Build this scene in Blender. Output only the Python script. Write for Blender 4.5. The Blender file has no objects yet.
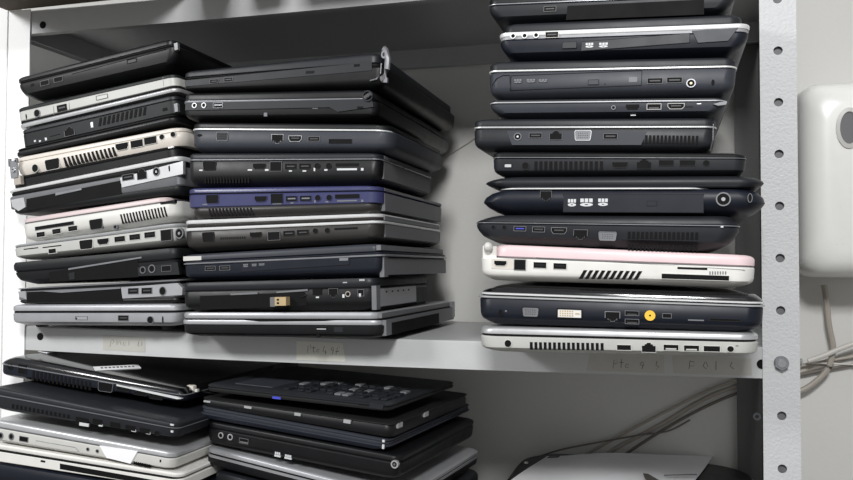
import bpy, bmesh, math, random
from mathutils import Vector, Matrix
random.seed(7)
SC = bpy.context.scene
COL = SC.collection
SC.view_settings.view_transform = 'Standard'
SC.view_settings.look = 'None'
SC.view_settings.gamma = 1
SC.view_settings.exposure = 0.0
SC.view_settings.use_curve_mapping = False

# ------------------------------------------------------------------ camera
F_PX = 818.4
YAW, PITCH, ROLL = .2846, .0314, .0032
CAM = Vector((-.1214, -.8479, .1066))
Fw = Vector((-math.sin(YAW)*math.cos(PITCH), math.cos(YAW)*math.cos(PITCH), math.sin(PITCH)))
R0 = Vector((math.cos(YAW), math.sin(YAW), 0)); U0 = R0.cross(Fw)
Rv = R0*math.cos(ROLL)+U0*math.sin(ROLL); Uv = -R0*math.sin(ROLL)+U0*math.cos(ROLL)
cd = bpy.data.cameras.new('camera'); cam = bpy.data.objects.new('camera', cd); COL.objects.link(cam)
cd.sensor_width = 36; cd.lens = 36*F_PX/853; cd.clip_start = .01
cam.matrix_world = Matrix(((Rv.x, Uv.x, -Fw.x, CAM.x), (Rv.y, Uv.y, -Fw.y, CAM.y), (Rv.z, Uv.z, -Fw.z, CAM.z), (0, 0, 0, 1)))
SC.camera = cam

def ray(u, v):
    return (Fw + Rv*((u-426.5)/F_PX) - Uv*((v-240)/F_PX)).normalized()
def hit(u, v, p0, n):
    d = ray(u, v)
    return CAM + d*((p0-CAM).dot(n)/d.dot(n))
def at(u, v, Y):
    return hit(u, v, Vector((0, Y, 0)), Vector((0, 1, 0)))
def proj(P):
    d = P-CAM; w = d.dot(Fw)
    return 426.5+F_PX*d.dot(Rv)/w, 240-F_PX*d.dot(Uv)/w

# --------------------------------------------------------------- materials
MATS = {}
def mat(name, rgb, rough=.5, metal=0., spec=.5, var=.08, scale=60, bump=0., coat=0., bscale=None):
    """procedural principled material; rgb is the sRGB colour 0-255 of the thing itself"""
    lin = [((c/255)/12.92 if c/255 <= .04045 else ((c/255+.055)/1.055)**2.4) for c in rgb]
    m = bpy.data.materials.new(name); m.use_nodes = True
    nt = m.node_tree; b = nt.nodes['Principled BSDF']
    b.inputs['Roughness'].default_value = rough; b.inputs['Metallic'].default_value = metal
    b.inputs['Specular IOR Level'].default_value = spec
    b.inputs['Coat Weight'].default_value = coat
    b.inputs['Coat Roughness'].default_value = .12
    tc = nt.nodes.new('ShaderNodeTexCoord')
    no = nt.nodes.new('ShaderNodeTexNoise'); no.inputs['Scale'].default_value = scale; no.inputs['Detail'].default_value = 4
    nt.links.new(tc.outputs['Object'], no.inputs['Vector'])
    mx = nt.nodes.new('ShaderNodeMix'); mx.data_type = 'RGBA'
    mx.inputs['A'].default_value = [c*(1-var) for c in lin]+[1]
    mx.inputs['B'].default_value = [min(1, c*(1+var)) for c in lin]+[1]
    nt.links.new(no.outputs['Fac'], mx.inputs['Factor'])
    nt.links.new(mx.outputs['Result'], b.inputs['Base Color'])
    rr = nt.nodes.new('ShaderNodeMapRange')
    rr.inputs['To Min'].default_value = max(.02, rough-.07); rr.inputs['To Max'].default_value = min(1, rough+.07)
    nt.links.new(no.outputs['Fac'], rr.inputs['Value']); nt.links.new(rr.outputs['Result'], b.inputs['Roughness'])
    if bump:
        n2 = nt.nodes.new('ShaderNodeTexNoise'); n2.inputs['Scale'].default_value = bscale or scale*3
        nt.links.new(tc.outputs['Object'], n2.inputs['Vector'])
        bp = nt.nodes.new('ShaderNodeBump'); bp.inputs['Strength'].default_value = bump; bp.inputs['Distance'].default_value = .001
        nt.links.new(n2.outputs['Fac'], bp.inputs['Height']); nt.links.new(bp.outputs['Normal'], b.inputs['Normal'])
    MATS[name] = m
    return m
mat('black', (15, 16, 18), .42, spec=.35, var=.12)
mat('black_matte', (14, 15, 15), .62, var=.12, bump=.1, bscale=900)
mat('black_gloss', (10, 10, 12), .16, coat=.6)
mat('navy', (20, 24, 35), .42, spec=.35)
mat('charcoal', (31, 33, 37), .45, spec=.35)
mat('slate', (52, 55, 62), .46, spec=.35)
mat('graygreen', (24, 27, 28), .5, spec=.35)
mat('blue', (60, 62, 100), .32)
mat('brown_gray', (42, 40, 38), .40, spec=.4)
mat('gray', (120, 121, 124), .45, metal=.3)
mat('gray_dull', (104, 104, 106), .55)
mat('silver', (198, 199, 200), .36, metal=.55)
mat('silver_dull', (172, 173, 176), .42, metal=.4)
mat('silver_paint', (188, 188, 184), .4)
mat('bright_trim', (235, 236, 236), .3, metal=.35)
mat('trim_gray', (150, 152, 156), .3, metal=.6)
mat('white', (228, 226, 221), .38)
mat('cream', (213, 206, 197), .38)
mat('bone', (204, 203, 198), .42)
mat('pink', (228, 204, 206), .35)
mat('pink_dull', (204, 188, 187), .4)
mat('chrome', (200, 201, 203), .28, metal=1)
mat('gold', (206, 182, 140), .35, metal=.4)
mat('yellow', (246, 196, 66), .45)
mat('cavity', (7, 7, 8), .7, spec=.2)
mat('line_dark', (14, 14, 16), .6, spec=.2)
mat('tongue', (60, 60, 62), .5)
mat('usb_blue', (70, 78, 190), .4)
mat('logo', (205, 207, 208), .5)
mat('logo_dim', (110, 112, 116), .5)
mat('paper', (246, 246, 248), .55, var=.03)
mat('tape', (214, 213, 203), .45, var=.08)
mat('tape_dull', (182, 181, 174), .35, var=.10)
mat('ink', (92, 88, 82), .6)
mat('copper_cable', (168, 161, 151), .5)
mat('dark_cable', (112, 105, 98), .6)
mat('white_cable', (206, 202, 196), .5)
mat('rack_gray', (196, 197, 198), .5, bump=.6, bscale=420, var=.03)
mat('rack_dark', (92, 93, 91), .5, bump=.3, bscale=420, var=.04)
mat('rack_white', (252, 252, 251), .45, bump=.15, bscale=300, var=.02)
mat('shelf_gray', (192, 193, 193), .45, var=.05, bump=.1, bscale=300)
mat('wall_paint', (216, 215, 211), .8, var=.05, scale=6, bump=.2, bscale=150)
mat('floor_tile', (120, 116, 110), .6)
mat('appliance', (238, 238, 234), .3, var=.02)
mat('shade_carton', (92, 82, 70), .8)

# ------------------------------------------------------------ mesh builder
class MB:
    def __init__(s): s.v = []; s.f = []; s.m = []; s.names = []
    def mi(s, m):
        if m not in s.names: s.names.append(m)
        return s.names.index(m)
    def face(s, idx, m): s.f.append(idx); s.m.append(s.mi(m))
    def box(s, x0, x1, y0, y1, z0, z1, m, bev=0):
        if bev <= 0:
            b = len(s.v)
            s.v += [(x, y, z) for z in (z0, z1) for y in (y0, y1) for x in (x0, x1)]
            for q in ((0, 2, 3, 1), (4, 5, 7, 6), (0, 1, 5, 4), (2, 6, 7, 3), (0, 4, 6, 2), (1, 3, 7, 5)):
                s.face([b+i for i in q], m)
        else:
            s.slab([(z0, bev), (z0+bev, 0), (z1-bev, 0), (z1, bev)], x0, x1, y0, y1, bev*1.5, bev*1.5, m, 2)
    def loft(s, rings, m, cap=True):
        n = len(rings[0]); b = len(s.v)
        for r in rings: s.v += [tuple(p) for p in r]
        for k in range(len(rings)-1):
            for i in range(n):
                j = (i+1) % n
                s.face([b+k*n+i, b+k*n+j, b+(k+1)*n+j, b+(k+1)*n+i], m)
        if cap:
            s.face([b+i for i in reversed(range(n))], m)
            s.face([b+(len(rings)-1)*n+i for i in range(n)], m)
    def slab(s, levels, x0, x1, y0, y1, rf, rb, m, seg=5):
        """stack of rounded rectangles; a level is (z, inset) or (z, left, right, front, back)"""
        rings = []
        for L in levels:
            z = L[0]
            l, r, f, b = (L[1],)*4 if len(L) == 2 else L[1:]
            X0, X1, Y0, Y1 = x0+l, x1-r, y0+f, y1-b
            mx = min(X1-X0, Y1-Y0)*.49
            ra, rc = max(.0002, min(rf, mx)), max(.0002, min(rb, mx))
            pts = []
            for cx, cy, a0, rr in ((X0+ra, Y0+ra, 180, ra), (X1-ra, Y0+ra, 270, ra), (X1-rc, Y1-rc, 0, rc), (X0+rc, Y1-rc, 90, rc)):
                for k in range(seg+1):
                    a = math.radians(a0+90*k/seg)
                    pts.append((cx+rr*math.cos(a), cy+rr*math.sin(a), z))
            rings.append(pts)
        s.loft(rings, m)
    def prism(s, pts, y0, y1, m):
        """polygon of (x, z) points, counter-clockwise from the front, pushed from y0 back to y1"""
        a = sum(pts[i][0]*pts[(i+1) % len(pts)][1]-pts[(i+1) % len(pts)][0]*pts[i][1] for i in range(len(pts)))
        if a > 0: pts = pts[::-1]
        s.loft([[(x, y0, z) for x, z in pts], [(x, y1, z) for x, z in pts]][::-1] if False else
               [[(x, y1, z) for x, z in pts][::-1], [(x, y0, z) for x, z in pts][::-1]], m)
    def frame(s, po, pi, y0, y1, m):
        n = len(po); b = len(s.v)
        for y in (y0, y1):
            s.v += [(x, y, z) for x, z in po]; s.v += [(x, y, z) for x, z in pi]
        for i in range(n):
            j = (i+1) % n
            s.face([b+i, b+j, b+n+j, b+n+i], m)
            s.face([b+i, b+2*n+i, b+2*n+j, b+j], m)
            s.face([b+n+i, b+n+j, b+3*n+j, b+3*n+i], m)
    def disc(s, cx, cz, r, y0, y1, m, n=18):
        s.prism([(cx+r*math.cos(2*math.pi*k/n), cz+r*math.sin(2*math.pi*k/n)) for k in range(n)], y0, y1, m)
    def ring(s, cx, cz, ro, ri, y0, y1, m, n=18):
        c = [(math.cos(2*math.pi*k/n), math.sin(2*math.pi*k/n)) for k in range(n)]
        s.frame([(cx+ro*a, cz+ro*b) for a, b in c], [(cx+ri*a, cz+ri*b) for a, b in c], y0, y1, m)
    def tube(s, pts, r, m, n=8):
        pts = [Vector(p) for p in pts]; rings = []
        for i, p in enumerate(pts):
            t = (pts[min(i+1, len(pts)-1)]-pts[max(i-1, 0)]).normalized()
            a = t.cross(Vector((0, 0, 1)) if abs(t.z) < .9 else Vector((1, 0, 0))).normalized(); b = a.cross(t)
            rings.append([p+a*r*math.cos(2*math.pi*k/n)+b*r*math.sin(2*math.pi*k/n) for k in range(n)])
        s.loft(rings, m)
    def build(s, name, parent=None, fn=None, sharp=35):
        me = bpy.data.meshes.new(name)
        me.from_pydata([fn(p) for p in s.v] if fn else s.v, [], s.f)
        for n in s.names: me.materials.append(MATS[n])
        me.polygons.foreach_set('material_index', s.m)
        bm = bmesh.new(); bm.from_mesh(me)
        bmesh.ops.recalc_face_normals(bm, faces=bm.faces)
        for f in bm.faces: f.smooth = True
        for e in bm.edges:
            if len(e.link_faces) == 2 and e.calc_face_angle(0) > math.radians(sharp): e.smooth = False
        bm.to_mesh(me); bm.free(); me.update()
        o = bpy.data.objects.new(name, me); COL.objects.link(o)
        if parent is not None: o.parent = parent
        return o
def tag(o, label=None, cat=None, group=None, kind=None):
    for k, x in (('label', label), ('category', cat), ('group', group), ('kind', kind)):
        if x: o[k] = x
    return o
def empty(name, M):
    o = bpy.data.objects.new(name, None); COL.objects.link(o); o.empty_display_size = .02
    o.matrix_world = M
    return o
def smooth_path(pts, n=10):
    pts = [Vector(p) for p in pts]; P = [pts[0]]+pts+[pts[-1]]; out = []
    for i in range(1, len(P)-2):
        for k in range(n):
            t = k/n; a, b, c, d = P[i-1], P[i], P[i+1], P[i+2]
            out.append(.5*((2*b)+(c-a)*t+(2*a-5*b+4*c-d)*t*t+(3*b-a-3*c+d)*t**3))
    return out+[pts[-1]]

# ------------------------------------------------------------------- rack
XL = -.927; YB = .315; RB = .302     # left edge of the rack, wall, back of the rack
YZ = 0                                # wall plane
def sag(x):
    t = min(1, max(0, -x/.927)); return .0035*4*t*(1-t)
def struct(name, mb, **k): return tag(mb.build(name, **k), kind='structure')
w = MB(); w.box(-2.6, 1.6, YB, YB+.1, -.95, 1.7, 'wall_paint'); struct('wall_back', w)
w = MB(); w.box(-2.6, 1.6, -3.2, YB+.1, -1.0, -.95, 'floor_tile'); struct('floor', w)

def plate_holes(mb, x0, x1, zb, zt, y0, y1, m, off=0., pitch=.05, r=.0042, n=16):
    """flat strip in the x-z plane with a round hole every pitch"""
    k0 = math.ceil((zb-.015)/pitch); cx = (x0+x1)/2+off
    cells = []; z = zb
    k = k0
    while .015+pitch*k+pitch/2 < zt:
        cells.append((.015+pitch*k-pitch/2, .015+pitch*k+pitch/2)); k += 1
    if cells[0][0] > zb: mb.box(x0, x1, y0, y1, zb, cells[0][0], m)
    mb.box(x0, x1, y0, y1, cells[-1][1], zt, m)
    for a, b in cells:
        cz = (a+b)/2; po = []; pi = []
        for i in range(n):
            t = 2*math.pi*(i+.5)/n; c, s_ = math.cos(t), math.sin(t)
            k_ = min(((x1-cx) if c > 0 else (cx-x0))/abs(c), (b-cz)/abs(s_))
            po.append((cx+c*k_, cz+s_*k_)); pi.append((cx+r*c, cz+r*s_))
        # true corners
        for X, Z in ((x0, a), (x1, a), (x1, b), (x0, b)):
            j = min(range(n), key=lambda q: (po[q][0]-X)**2+(po[q][1]-Z)**2); po[j] = (X, Z)
        mb.frame(po, pi, y0, y1, m)
def bolt_mb(cx, cz, y, m='chrome'):
    b = MB(); n = 6
    b.disc(cx, cz, .0068, y-.001, y, 'gray', 20)
    b.prism([(cx+(.0066)*math.cos(math.pi/6+2*math.pi*k/n), cz+.0066*math.sin(math.pi/6+2*math.pi*k/n)) for k in range(n)], y-.0052, y-.001, 'trim_gray')
    b.disc(cx, cz, .0038, y-.0062, y-.005, m, 14)
    return b
rack = empty('shelving_rack', Matrix.Translation((-.46, .15, -.95)))
tag(rack, 'tall grey steel shelving rack of slotted angle uprights and shelves loaded with laptops', 'shelving rack')
RM = rack.matrix_world.inverted()
rfn = lambda p: tuple(RM @ Vector(p))
def upright(xa, xb, front, m, top, zb=-.95, parent=rack, fn=rfn, holes=True):
    """L-section post; xa is the outer edge; the face with the holes points to the viewer"""
    mb = MB(); x0, x1 = min(xa, xb), max(xa, xb)
    y0 = -.0015 if front else RB
    if holes: plate_holes(mb, x0, x1, zb, top, y0, y0+.0015, m)
    else: mb.box(x0, x1, y0, y0+.0015, zb, top, m)
    sx = (xa, xa-.0015*(1 if xa > xb else -1)); sy = (y0+.0015, y0+.033) if front else (y0-.033, y0)
    mb.box(min(sx), max(sx), sy[0], sy[1], zb, top, m)
    o = mb.build('upright', parent, fn)
    if front and holes:
        b = MB(); b.box(x0+.004, x1-.004, y0+.0040, y0+.0050, zb, top, 'gray_dull'); b.build('inner_strip', o, fn)
    return o
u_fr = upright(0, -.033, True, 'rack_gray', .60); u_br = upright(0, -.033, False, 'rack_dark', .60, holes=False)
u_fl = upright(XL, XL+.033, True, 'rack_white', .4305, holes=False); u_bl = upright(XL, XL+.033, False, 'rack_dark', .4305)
bolt_mb(-.0165, .015, -.0015).build('bolt', u_fr, rfn)
b_ = MB(); q_ = at(757, 416.5, RB); b_.ring(q_.x, q_.z, .0050, .0024, RB-.0017, RB, 'trim_gray'); b_.build('nut', u_br, rfn)
b_ = MB(); b_.slab([(0, .0008), (.003, 0), (.004, .0012)], -.0035, .0035, -.0035, .0035, .0015, .0015, 'chrome')
b_.build('bolt', u_fr, lambda p: rfn((p[2], p[0]+.012, p[1]+.015)))

SHELVES = []
def shelf(z0, m='shelf_gray', dip=True):
    mb = MB(); xs = [XL+.0025+(-XL-.0045)*i/24 for i in range(25)]
    ya, yb = .0005, .2985; t = .0012
    def strip(prof):
        rings = []
        for x in xs:
            d = sag(x) if dip else 0
            rings.append([(x, y, z0+z-d) for y, z in prof])
        mb.loft(rings, m)
    h = .030
    strip([(ya, 0), (ya, h-.0015), (ya+.0015, h), (yb-.0015, h), (yb, h-.0015), (yb, 0), (yb-.010, 0), (yb-.010, t), (yb-t, t), (yb-t, h-t), (ya+t, h-t), (ya+t, t), (ya+.010, t), (ya+.010, 0)])
    for x in (xs[0], xs[-1]-t): mb.box(x, x+t, ya+t, yb-t, z0+.002, z0+h-t, m)
    o = mb.build('shelf', rack, rfn); SHELVES.append(o); return o
sh_top = shelf(.40); sh_mid = shelf(0.); sh_low = shelf(-.25, dip=False)
for X, Z in ((at(40.3, 336.5, .0005).x, at(40.3, 336.5, .0005).z), (at(761.8, 364.2, .0005).x, at(761.8, 364.2, .0005).z), (at(43, 25, .0005).x, at(43, 25, .0005).z)):
    d = MB(); d.disc(X, Z, .0046, -.0001, .0008, 'cavity'); d.build('bolt_hole', sh_top if Z > .2 else sh_mid, rfn)
# strips of masking tape with pen marks on the shelf edge
def tape_label(quad, m, strokes, label):
    mb = MB(); P = [at(u, v, .0002) for u, v in quad]
    mb.prism([(p.x, p.z) for p in P], .0000, .0006, m)
    o = mb.build('tape_label', sh_mid, rfn); o['label'] = label
    ink = MB()
    for st in strokes:
        ink.tube([at(u, v, .0001) for u, v in st], .00032, 'ink', 5)
    ink.build('pen_writing', None, rfn).parent = sh_mid
W1 = [[(110, 347), (111, 341), (113, 339.5), (114, 342), (112, 344)], [(117, 340), (117, 345)], [(118, 343), (120, 340.5), (121, 345)], [(124, 342), (123, 345), (125, 345.5), (126, 342.5)], [(129, 341), (129, 345.5)], [(139, 341), (138, 346), (140, 346)], [(142, 341), (142, 346)]]
W2 = [[(307.5, 353), (308, 346), (310.5, 344.5), (311, 348), (308.5, 349.5)], [(313.5, 346), (313.5, 352), (315, 352)], [(312, 348), (315.5, 347.6)], [(317.5, 349), (316.5, 351.5), (318.5, 352), (319.5, 349.5), (317.5, 349)], [(324.5, 346), (323, 351.5), (326.5, 352.5)], [(325.6, 350), (325.4, 354.5)], [(332, 347.5), (331, 350), (333, 350.5), (333.5, 347.5), (332, 347)], [(333.5, 349), (332.5, 354.5)], [(336, 354.5), (337.5, 348), (339.5, 346.8)], [(335.5, 351.5), (339, 351.2)]]
W3 = [[(613, 368.5), (614, 360.5), (617, 359.5), (617.5, 363), (614, 364)], [(621.5, 359), (621, 368)], [(619.5, 362.5), (623.5, 362.5)], [(626.5, 364), (625, 367), (628, 367.5), (628.5, 364), (626.5, 364)], [(641.5, 362), (640, 365), (643, 365.5), (643.5, 362.5), (641.5, 362)], [(643.5, 364), (642, 369)], [(657, 361), (656, 365), (659, 367), (656, 369.5)]]
W4 = [[(690, 361), (689, 369)], [(690, 361), (694, 362), (694, 366), (690, 366)], [(705, 362), (703, 366), (706, 369), (708, 366), (706, 362)], [(716, 361), (716, 370)], [(732, 362), (730, 366), (734, 369)]]
tape_label([(103, 335), (145, 337.5), (145, 352.3), (103, 350.0)], 'tape_dull', W1, 'yellowed tape label with faint pen writing at the left of the shelf edge')
tape_label([(296.5, 341), (343, 343), (345.5, 361.8), (296.5, 359.9)], 'tape', W2, 'off white tape label with handwriting on the middle of the shelf edge')
tape_label([(590, 352.5), (664, 355), (664, 373), (586, 370.5)], 'tape_dull', W3, 'dull tape label with handwriting under the right stack')
tape_label([(672, 355.5), (751, 358.5), (752, 375.5), (674, 373.2)], 'tape_dull', W4, 'dull tape label near the right upright')

# the neighbouring rack: its white post stands against ours, its shelves run on to the left
nx = XL-.0025
nrack = empty('shelving_rack', Matrix.Translation((nx-.45, .15, -.95)))
tag(nrack, 'next shelving rack with a white post, at the left edge of the picture', 'shelving rack')
NM = nrack.matrix_world.inverted(); nfn = lambda p: tuple(NM @ Vector(p))
upright(nx, nx-.033, True, 'rack_white', .44, parent=nrack, fn=nfn, holes=False); upright(nx, nx-.033, False, 'rack_dark', .44, parent=nrack, fn=nfn, holes=False)
for z0 in (.40, 0):
    nb = MB(); t = .0012
    nb.box(nx-.90, nx-.003, .001, .298, z0+.03-t, z0+.03, 'shelf_gray'); nb.box(nx-.90, nx-.003, .001, .001+t, z0, z0+.03-t, 'shelf_gray')
    nb.box(nx-.90, nx-.003, .298-t, .298, z0, z0+.03-t, 'shelf_gray'); nb.box(nx-.003-t, nx-.003, .001+t, .298-t, z0, z0+.03-t, 'shelf_gray'); nb.build('shelf', nrack, nfn)

# ---------------------------------------------------------------- laptops
def prof(kind, h, el=0., er=0.):
    """levels (fraction of the layer, left, right, front, back inset) of one shell"""
    P = {'base': [(0, .012, .0100), (.07, .0080, .0070), (.2, .0030, .0022), (.3, .0014, .0004), (.45, .0006, 0), (.93, 0, 0), (1, .0010, .0010)],
         'bulletlid': [(0, .013, .0010), (.10, .0085, .0001), (.30, .0030, 0), (.5, 0, 0), (.66, .0016, .0003), (.80, .0055, .0010), (.92, .0110, .0020), (1, .0170, .0036)],
         'bullet': [(0, .020, .0110), (.12, .0125, .0066), (.30, .0050, .0014), (.5, 0, 0), (.7, .0022, 0), (.88, .0085, .0006), (1, .0165, .0030)],
         'flat': [(0, .0014, .0012), (.07, .0003, .0003), (.93, 0, 0), (1, .0010, .0010)],
         'keel': [(0, .020, .0135), (.10, .0155, .0095), (.26, .0095, .0032), (.36, .0065, .0006), (.6, .0025, 0), (.8, .0004, 0), (.94, 0, 0), (1, .0010, .0010)],
         'lid': [(0, .0010, .0010), (.08, .0001, .0001), (.62, 0, 0), (.80, .0010, .0006), (.93, .0034, .0014), (1, .0065, .0034)],
         'point': [(0, .0010, .0010), (.08, 0, 0), (.30, .003, .0001), (.62, .009, .0009), (.85, .014, .0024), (1, .019, .0055)],
         'thin': [(0, .0006, .0006), (.3, 0, 0), (.7, 0, 0), (1, .0012, .0012)],
         'lip': [(0, -.0004, -.0004), (.2, -.0007, -.0007), (.8, -.0007, -.0007), (1, -.0002, -.0002)],
         'under': [(0, .004, .003), (.25, .0012, .001), (.6, 0, 0), (.9, .0003, .0003), (1, .0012, .0012)]}[kind]
    k = .4 if kind == 'point' else .6 if kind[:6] == 'bullet' else 1     # pointed lids are blunter at their right end
    return [(f, a+el, a*k+er, b, b) for f, a, b in P]

LAST = {}
class Laptop:
    def __init__(s, quad, layers, label, group, d=.325, uback=None, yf=-.03, yaw=0., rf=.010, rb=.008, name='laptop', xref=None, lshift=True):
        uL, TL, BL, uR, TR, BR = quad
        a = math.radians(yaw); s.ey = Vector((-math.sin(a), math.cos(a), 0))
        p0 = at(uL if xref is None else xref, (TL+BL)/2, yf)
        s.p0 = p0
        A, B = hit(uL, BL, p0, s.ey), hit(uR, BR, p0, s.ey)
        C, D = hit(uL, TL, p0, s.ey), hit(uR, TR, p0, s.ey)
        if lshift:                       # the rounded end hides a little of itself from the front
            for P, Q in ((A, C), (B, D)):
                if P is A or P.x > CAM.x:
                    k = .6*rf*(P.x-CAM.x)/(P.y-CAM.y); P += k*Vector((math.cos(a), math.sin(a), 0)); Q += k*Vector((math.cos(a), math.sin(a), 0))
        s.above = LAST.get(group)        # never let a lid run into the laptop lying on it
        if s.above:
            Pa, Pb = s.above
            for Q in (C, D):
                zz = Pa.z+(Pb.z-Pa.z)*(Q.x-Pa.x)/(Pb.x-Pa.x)
                if Q.z > zz-.0007: Q.z = zz-.0007
            m_ = (D.z-C.z)/(D.x-C.x)
            for P in (Pa, Pb):           # and the other way round, at the ends of the upper one
                over = C.z+m_*(P.x-C.x)-(P.z-.0007)
                if over > 0 and C.x < P.x < D.x:
                    C.z -= over*.999; D.z -= over*.999
        if group: LAST[group] = (A.copy(), B.copy())
        s.ex = (B-A).normalized(); s.ez = s.ex.cross(s.ey)
        s.w = (B-A).length; s.tl = (C-A).dot(s.ez); s.tr = (D-B).dot(s.ez); s.t = (s.tl+s.tr)/2
        s.A = A; s.ppm = (uR-uL)/s.w
        if uback:
            lo, hi = .05, .6
            for _ in range(40):
                md = (lo+hi)/2
                if (proj(D+s.ey*md)[0]-uback)*(proj(D+s.ey*hi)[0]-proj(D)[0]) < 0: lo = md
                else: hi = md
            d = lo
        s.d = d
        M = Matrix((s.ex, s.ey, s.ez)).transposed().to_4x4(); M.translation = A
        s.M = M; s.root = empty(name, M); tag(s.root, label, 'laptop', group)
        s.layers = []; s.parts = {}; s.pan = []
        for L in layers:
            nm, f0, f1, m, kind = L[:5]; el, er = (list(L[5:])+[0, 0])[:2]
            z0, z1 = f0*s.t, f1*s.t
            lev = [(z0+(z1-z0)*f, l, r, f_, b) for f, l, r, f_, b in prof(kind, z1-z0, el, er)]
            s.layers.append((z0, z1, lev))
            mb = MB(); mb.slab(lev, 0, s.w, 0, s.d, rf, rb, m)
            s.parts[nm] = s.build(mb, nm)
        if PRINT: print('LT %-40s w %.3f d %.3f t %.3f/%.3f X %.3f..%.3f Yb %.3f z %.4f %.4f' % (label[:40], s.w, s.d, s.tl, s.tr, A.x, B.x, (B+s.ey*s.d).y, A.z, B.z))
    def wedge(s, p):
        return (p[0], p[1], p[2]*(s.tl+(s.tr-s.tl)*p[0]/s.w)/s.t)
    def build(s, mb, name, parent=None): return mb.build(name, parent or s.root, s.wedge)
    def px(s, u, v):
        P = hit(u, v, s.p0, s.ey)-s.A
        x = P.dot(s.ex); z = P.dot(s.ez)
        return x, z*s.t/(s.tl+(s.tr-s.tl)*x/s.w)
    def inset(s, z, k=3):
        for z0, z1, lev in s.layers:
            if z0-1e-6 <= z <= z1+1e-6:
                for a, b in zip(lev, lev[1:]):
                    if a[0] <= z <= b[0]+1e-9:
                        t = (z-a[0])/max(1e-9, b[0]-a[0]); return a[k]+(b[k]-a[k])*t
        return 0
    # ---- features on the face the viewer sees, positions in photo pixels
    def feats(s, items):
        for it in items: getattr(s, 'f_'+it[0])(*it[1:])
        return s
    def rect(s, u, v, w, h):
        x, z = s.px(u, v); W = w/s.ppm/2; H = h/s.ppm/2
        y = min(s.inset(z-H), s.inset(z), s.inset(z+H))
        for pts, yy in s.pan:
            c = False
            for i in range(len(pts)):
                (xa, za), (xb, zb) = pts[i], pts[i-1]
                if (za > z) != (zb > z) and x < (xb-xa)*(z-za)/(zb-za)+xa: c = not c
            if c: y = min(y, yy)
        return x, z, W, H, y
    def port(s, name, po, y, rim, cav, t=.0004):
        mb = MB()
        cx = sum(p[0] for p in po)/len(po); cz = sum(p[1] for p in po)/len(po)
        hw = max(abs(p[0]-cx) for p in po); hh = max(abs(p[1]-cz) for p in po)
        kx, kz = max(.3, 1-t/hw), max(.3, 1-t/hh)
        pi = [(cx+(x-cx)*kx, cz+(z-cz)*kz) for x, z in po]
        mb.prism(pi, y-.0002, y+.003, cav)
        if rim: mb.frame(po, pi, y-.0007, y+.003, rim)
        return s.build(mb, name)
    def rp(s, x, z, W, H): return [(x-W, z-H), (x+W, z-H), (x+W, z+H), (x-W, z+H)]
    def f_usb(s, u, v, w=13, h=6, rim='gray_dull', tongue='tongue', low=False):
        x, z, W, H, y = s.rect(u, v, w, h)
        o = s.port('usb_port', s.rp(x, z, W, H), y, rim, 'cavity')
        mb = MB(); zz = z-H*.45 if low else z+H*.05
        mb.box(x-W*.68, x+W*.68, y-.00045, y+.002, zz-H*.22, zz+H*.24, tongue); s.build(mb, 'contact_tongue', o)
    def f_hole(s, u, v, w, h, rim=None, name='port_opening', m='cavity'):
        x, z, W, H, y = s.rect(u, v, w, h); s.port(name, s.rp(x, z, W, H), y, rim, m)
    def f_hdmi(s, u, v, w=13, h=5.5, rim='gray_dull', inner='tongue'):
        x, z, W, H, y = s.rect(u, v, w, h)
        po = [(x-W*.72, z-H), (x+W*.72, z-H), (x+W, z-H*.1), (x+W, z+H), (x-W, z+H), (x-W, z-H*.1)]
        o = s.port('hdmi_port', po, y, rim, 'cavity')
        mb = MB(); mb.box(x-W*.6, x+W*.6, y-.00045, y+.002, z-H*.05, z+H*.35, inner); s.build(mb, 'contact_tongue', o)
    def f_vga(s, u, v, w=18, h=9, rim='gray', body='trim_gray', name='vga_port'):
        x, z, W, H, y = s.rect(u, v, w, h)
        po = [(x-W*.80, z-H), (x+W*.80, z-H), (x+W*.92, z-H*.7), (x+W, z+H*.7), (x+W*.9, z+H), (x-W*.9, z+H), (x-W, z+H*.7), (x-W*.92, z-H*.7)]
        o = s.port(name, po, y, rim, body)
        if body != 'cavity':
            mb = MB()
            for r in range(3):
                for c in range(5): mb.disc(x+W*(-.55+.26*c+.05*(r % 2)), z+H*(.42-.42*r), min(W, H)*.09, y-.0004, y+.001, 'cavity', 8)
            s.build(mb, 'pin_holes', o)
    def f_dvi(s, u, v, w=25, h=10):
        x, z, W, H, y = s.rect(u, v, w, h)
        o = s.port('dvi_port', s.rp(x, z, W, H), y, 'cavity', 'white', .0009)
        mb = MB()
        for r in range(3):
            for c in range(6): mb.box(x+W*(-.72+.19*c)-.0006, x+W*(-.72+.19*c)+.0006, y-.0005, y+.001, z+H*(.45-.45*r)-.0006, z+H*(.45-.45*r)+.0006, 'gold')
        mb.box(x+W*.45, x+W*.8, y-.0005, y+.001, z-.0005, z+.0005, 'gold'); s.build(mb, 'contact_pins', o)
    def f_rj45(s, u, v, w=13, h=9, rim='gray_dull', up=True):
        x, z, W, H, y = s.rect(u, v, w, h); q = 1 if up else -1
        po = [(x-W, z-q*H), (x+W, z-q*H), (x+W, z+q*H*.35), (x+W*.6, z+q*H*.35), (x+W*.6, z+q*H*.7), (x+W*.3, z+q*H*.7), (x+W*.3, z+q*H), (x-W*.3, z+q*H), (x-W*.3, z+q*H*.7), (x-W*.6, z+q*H*.7), (x-W*.6, z+q*H*.35), (x-W, z+q*H*.35)]
        s.port('ethernet_port', po, y, rim, 'cavity', .0003)
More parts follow.
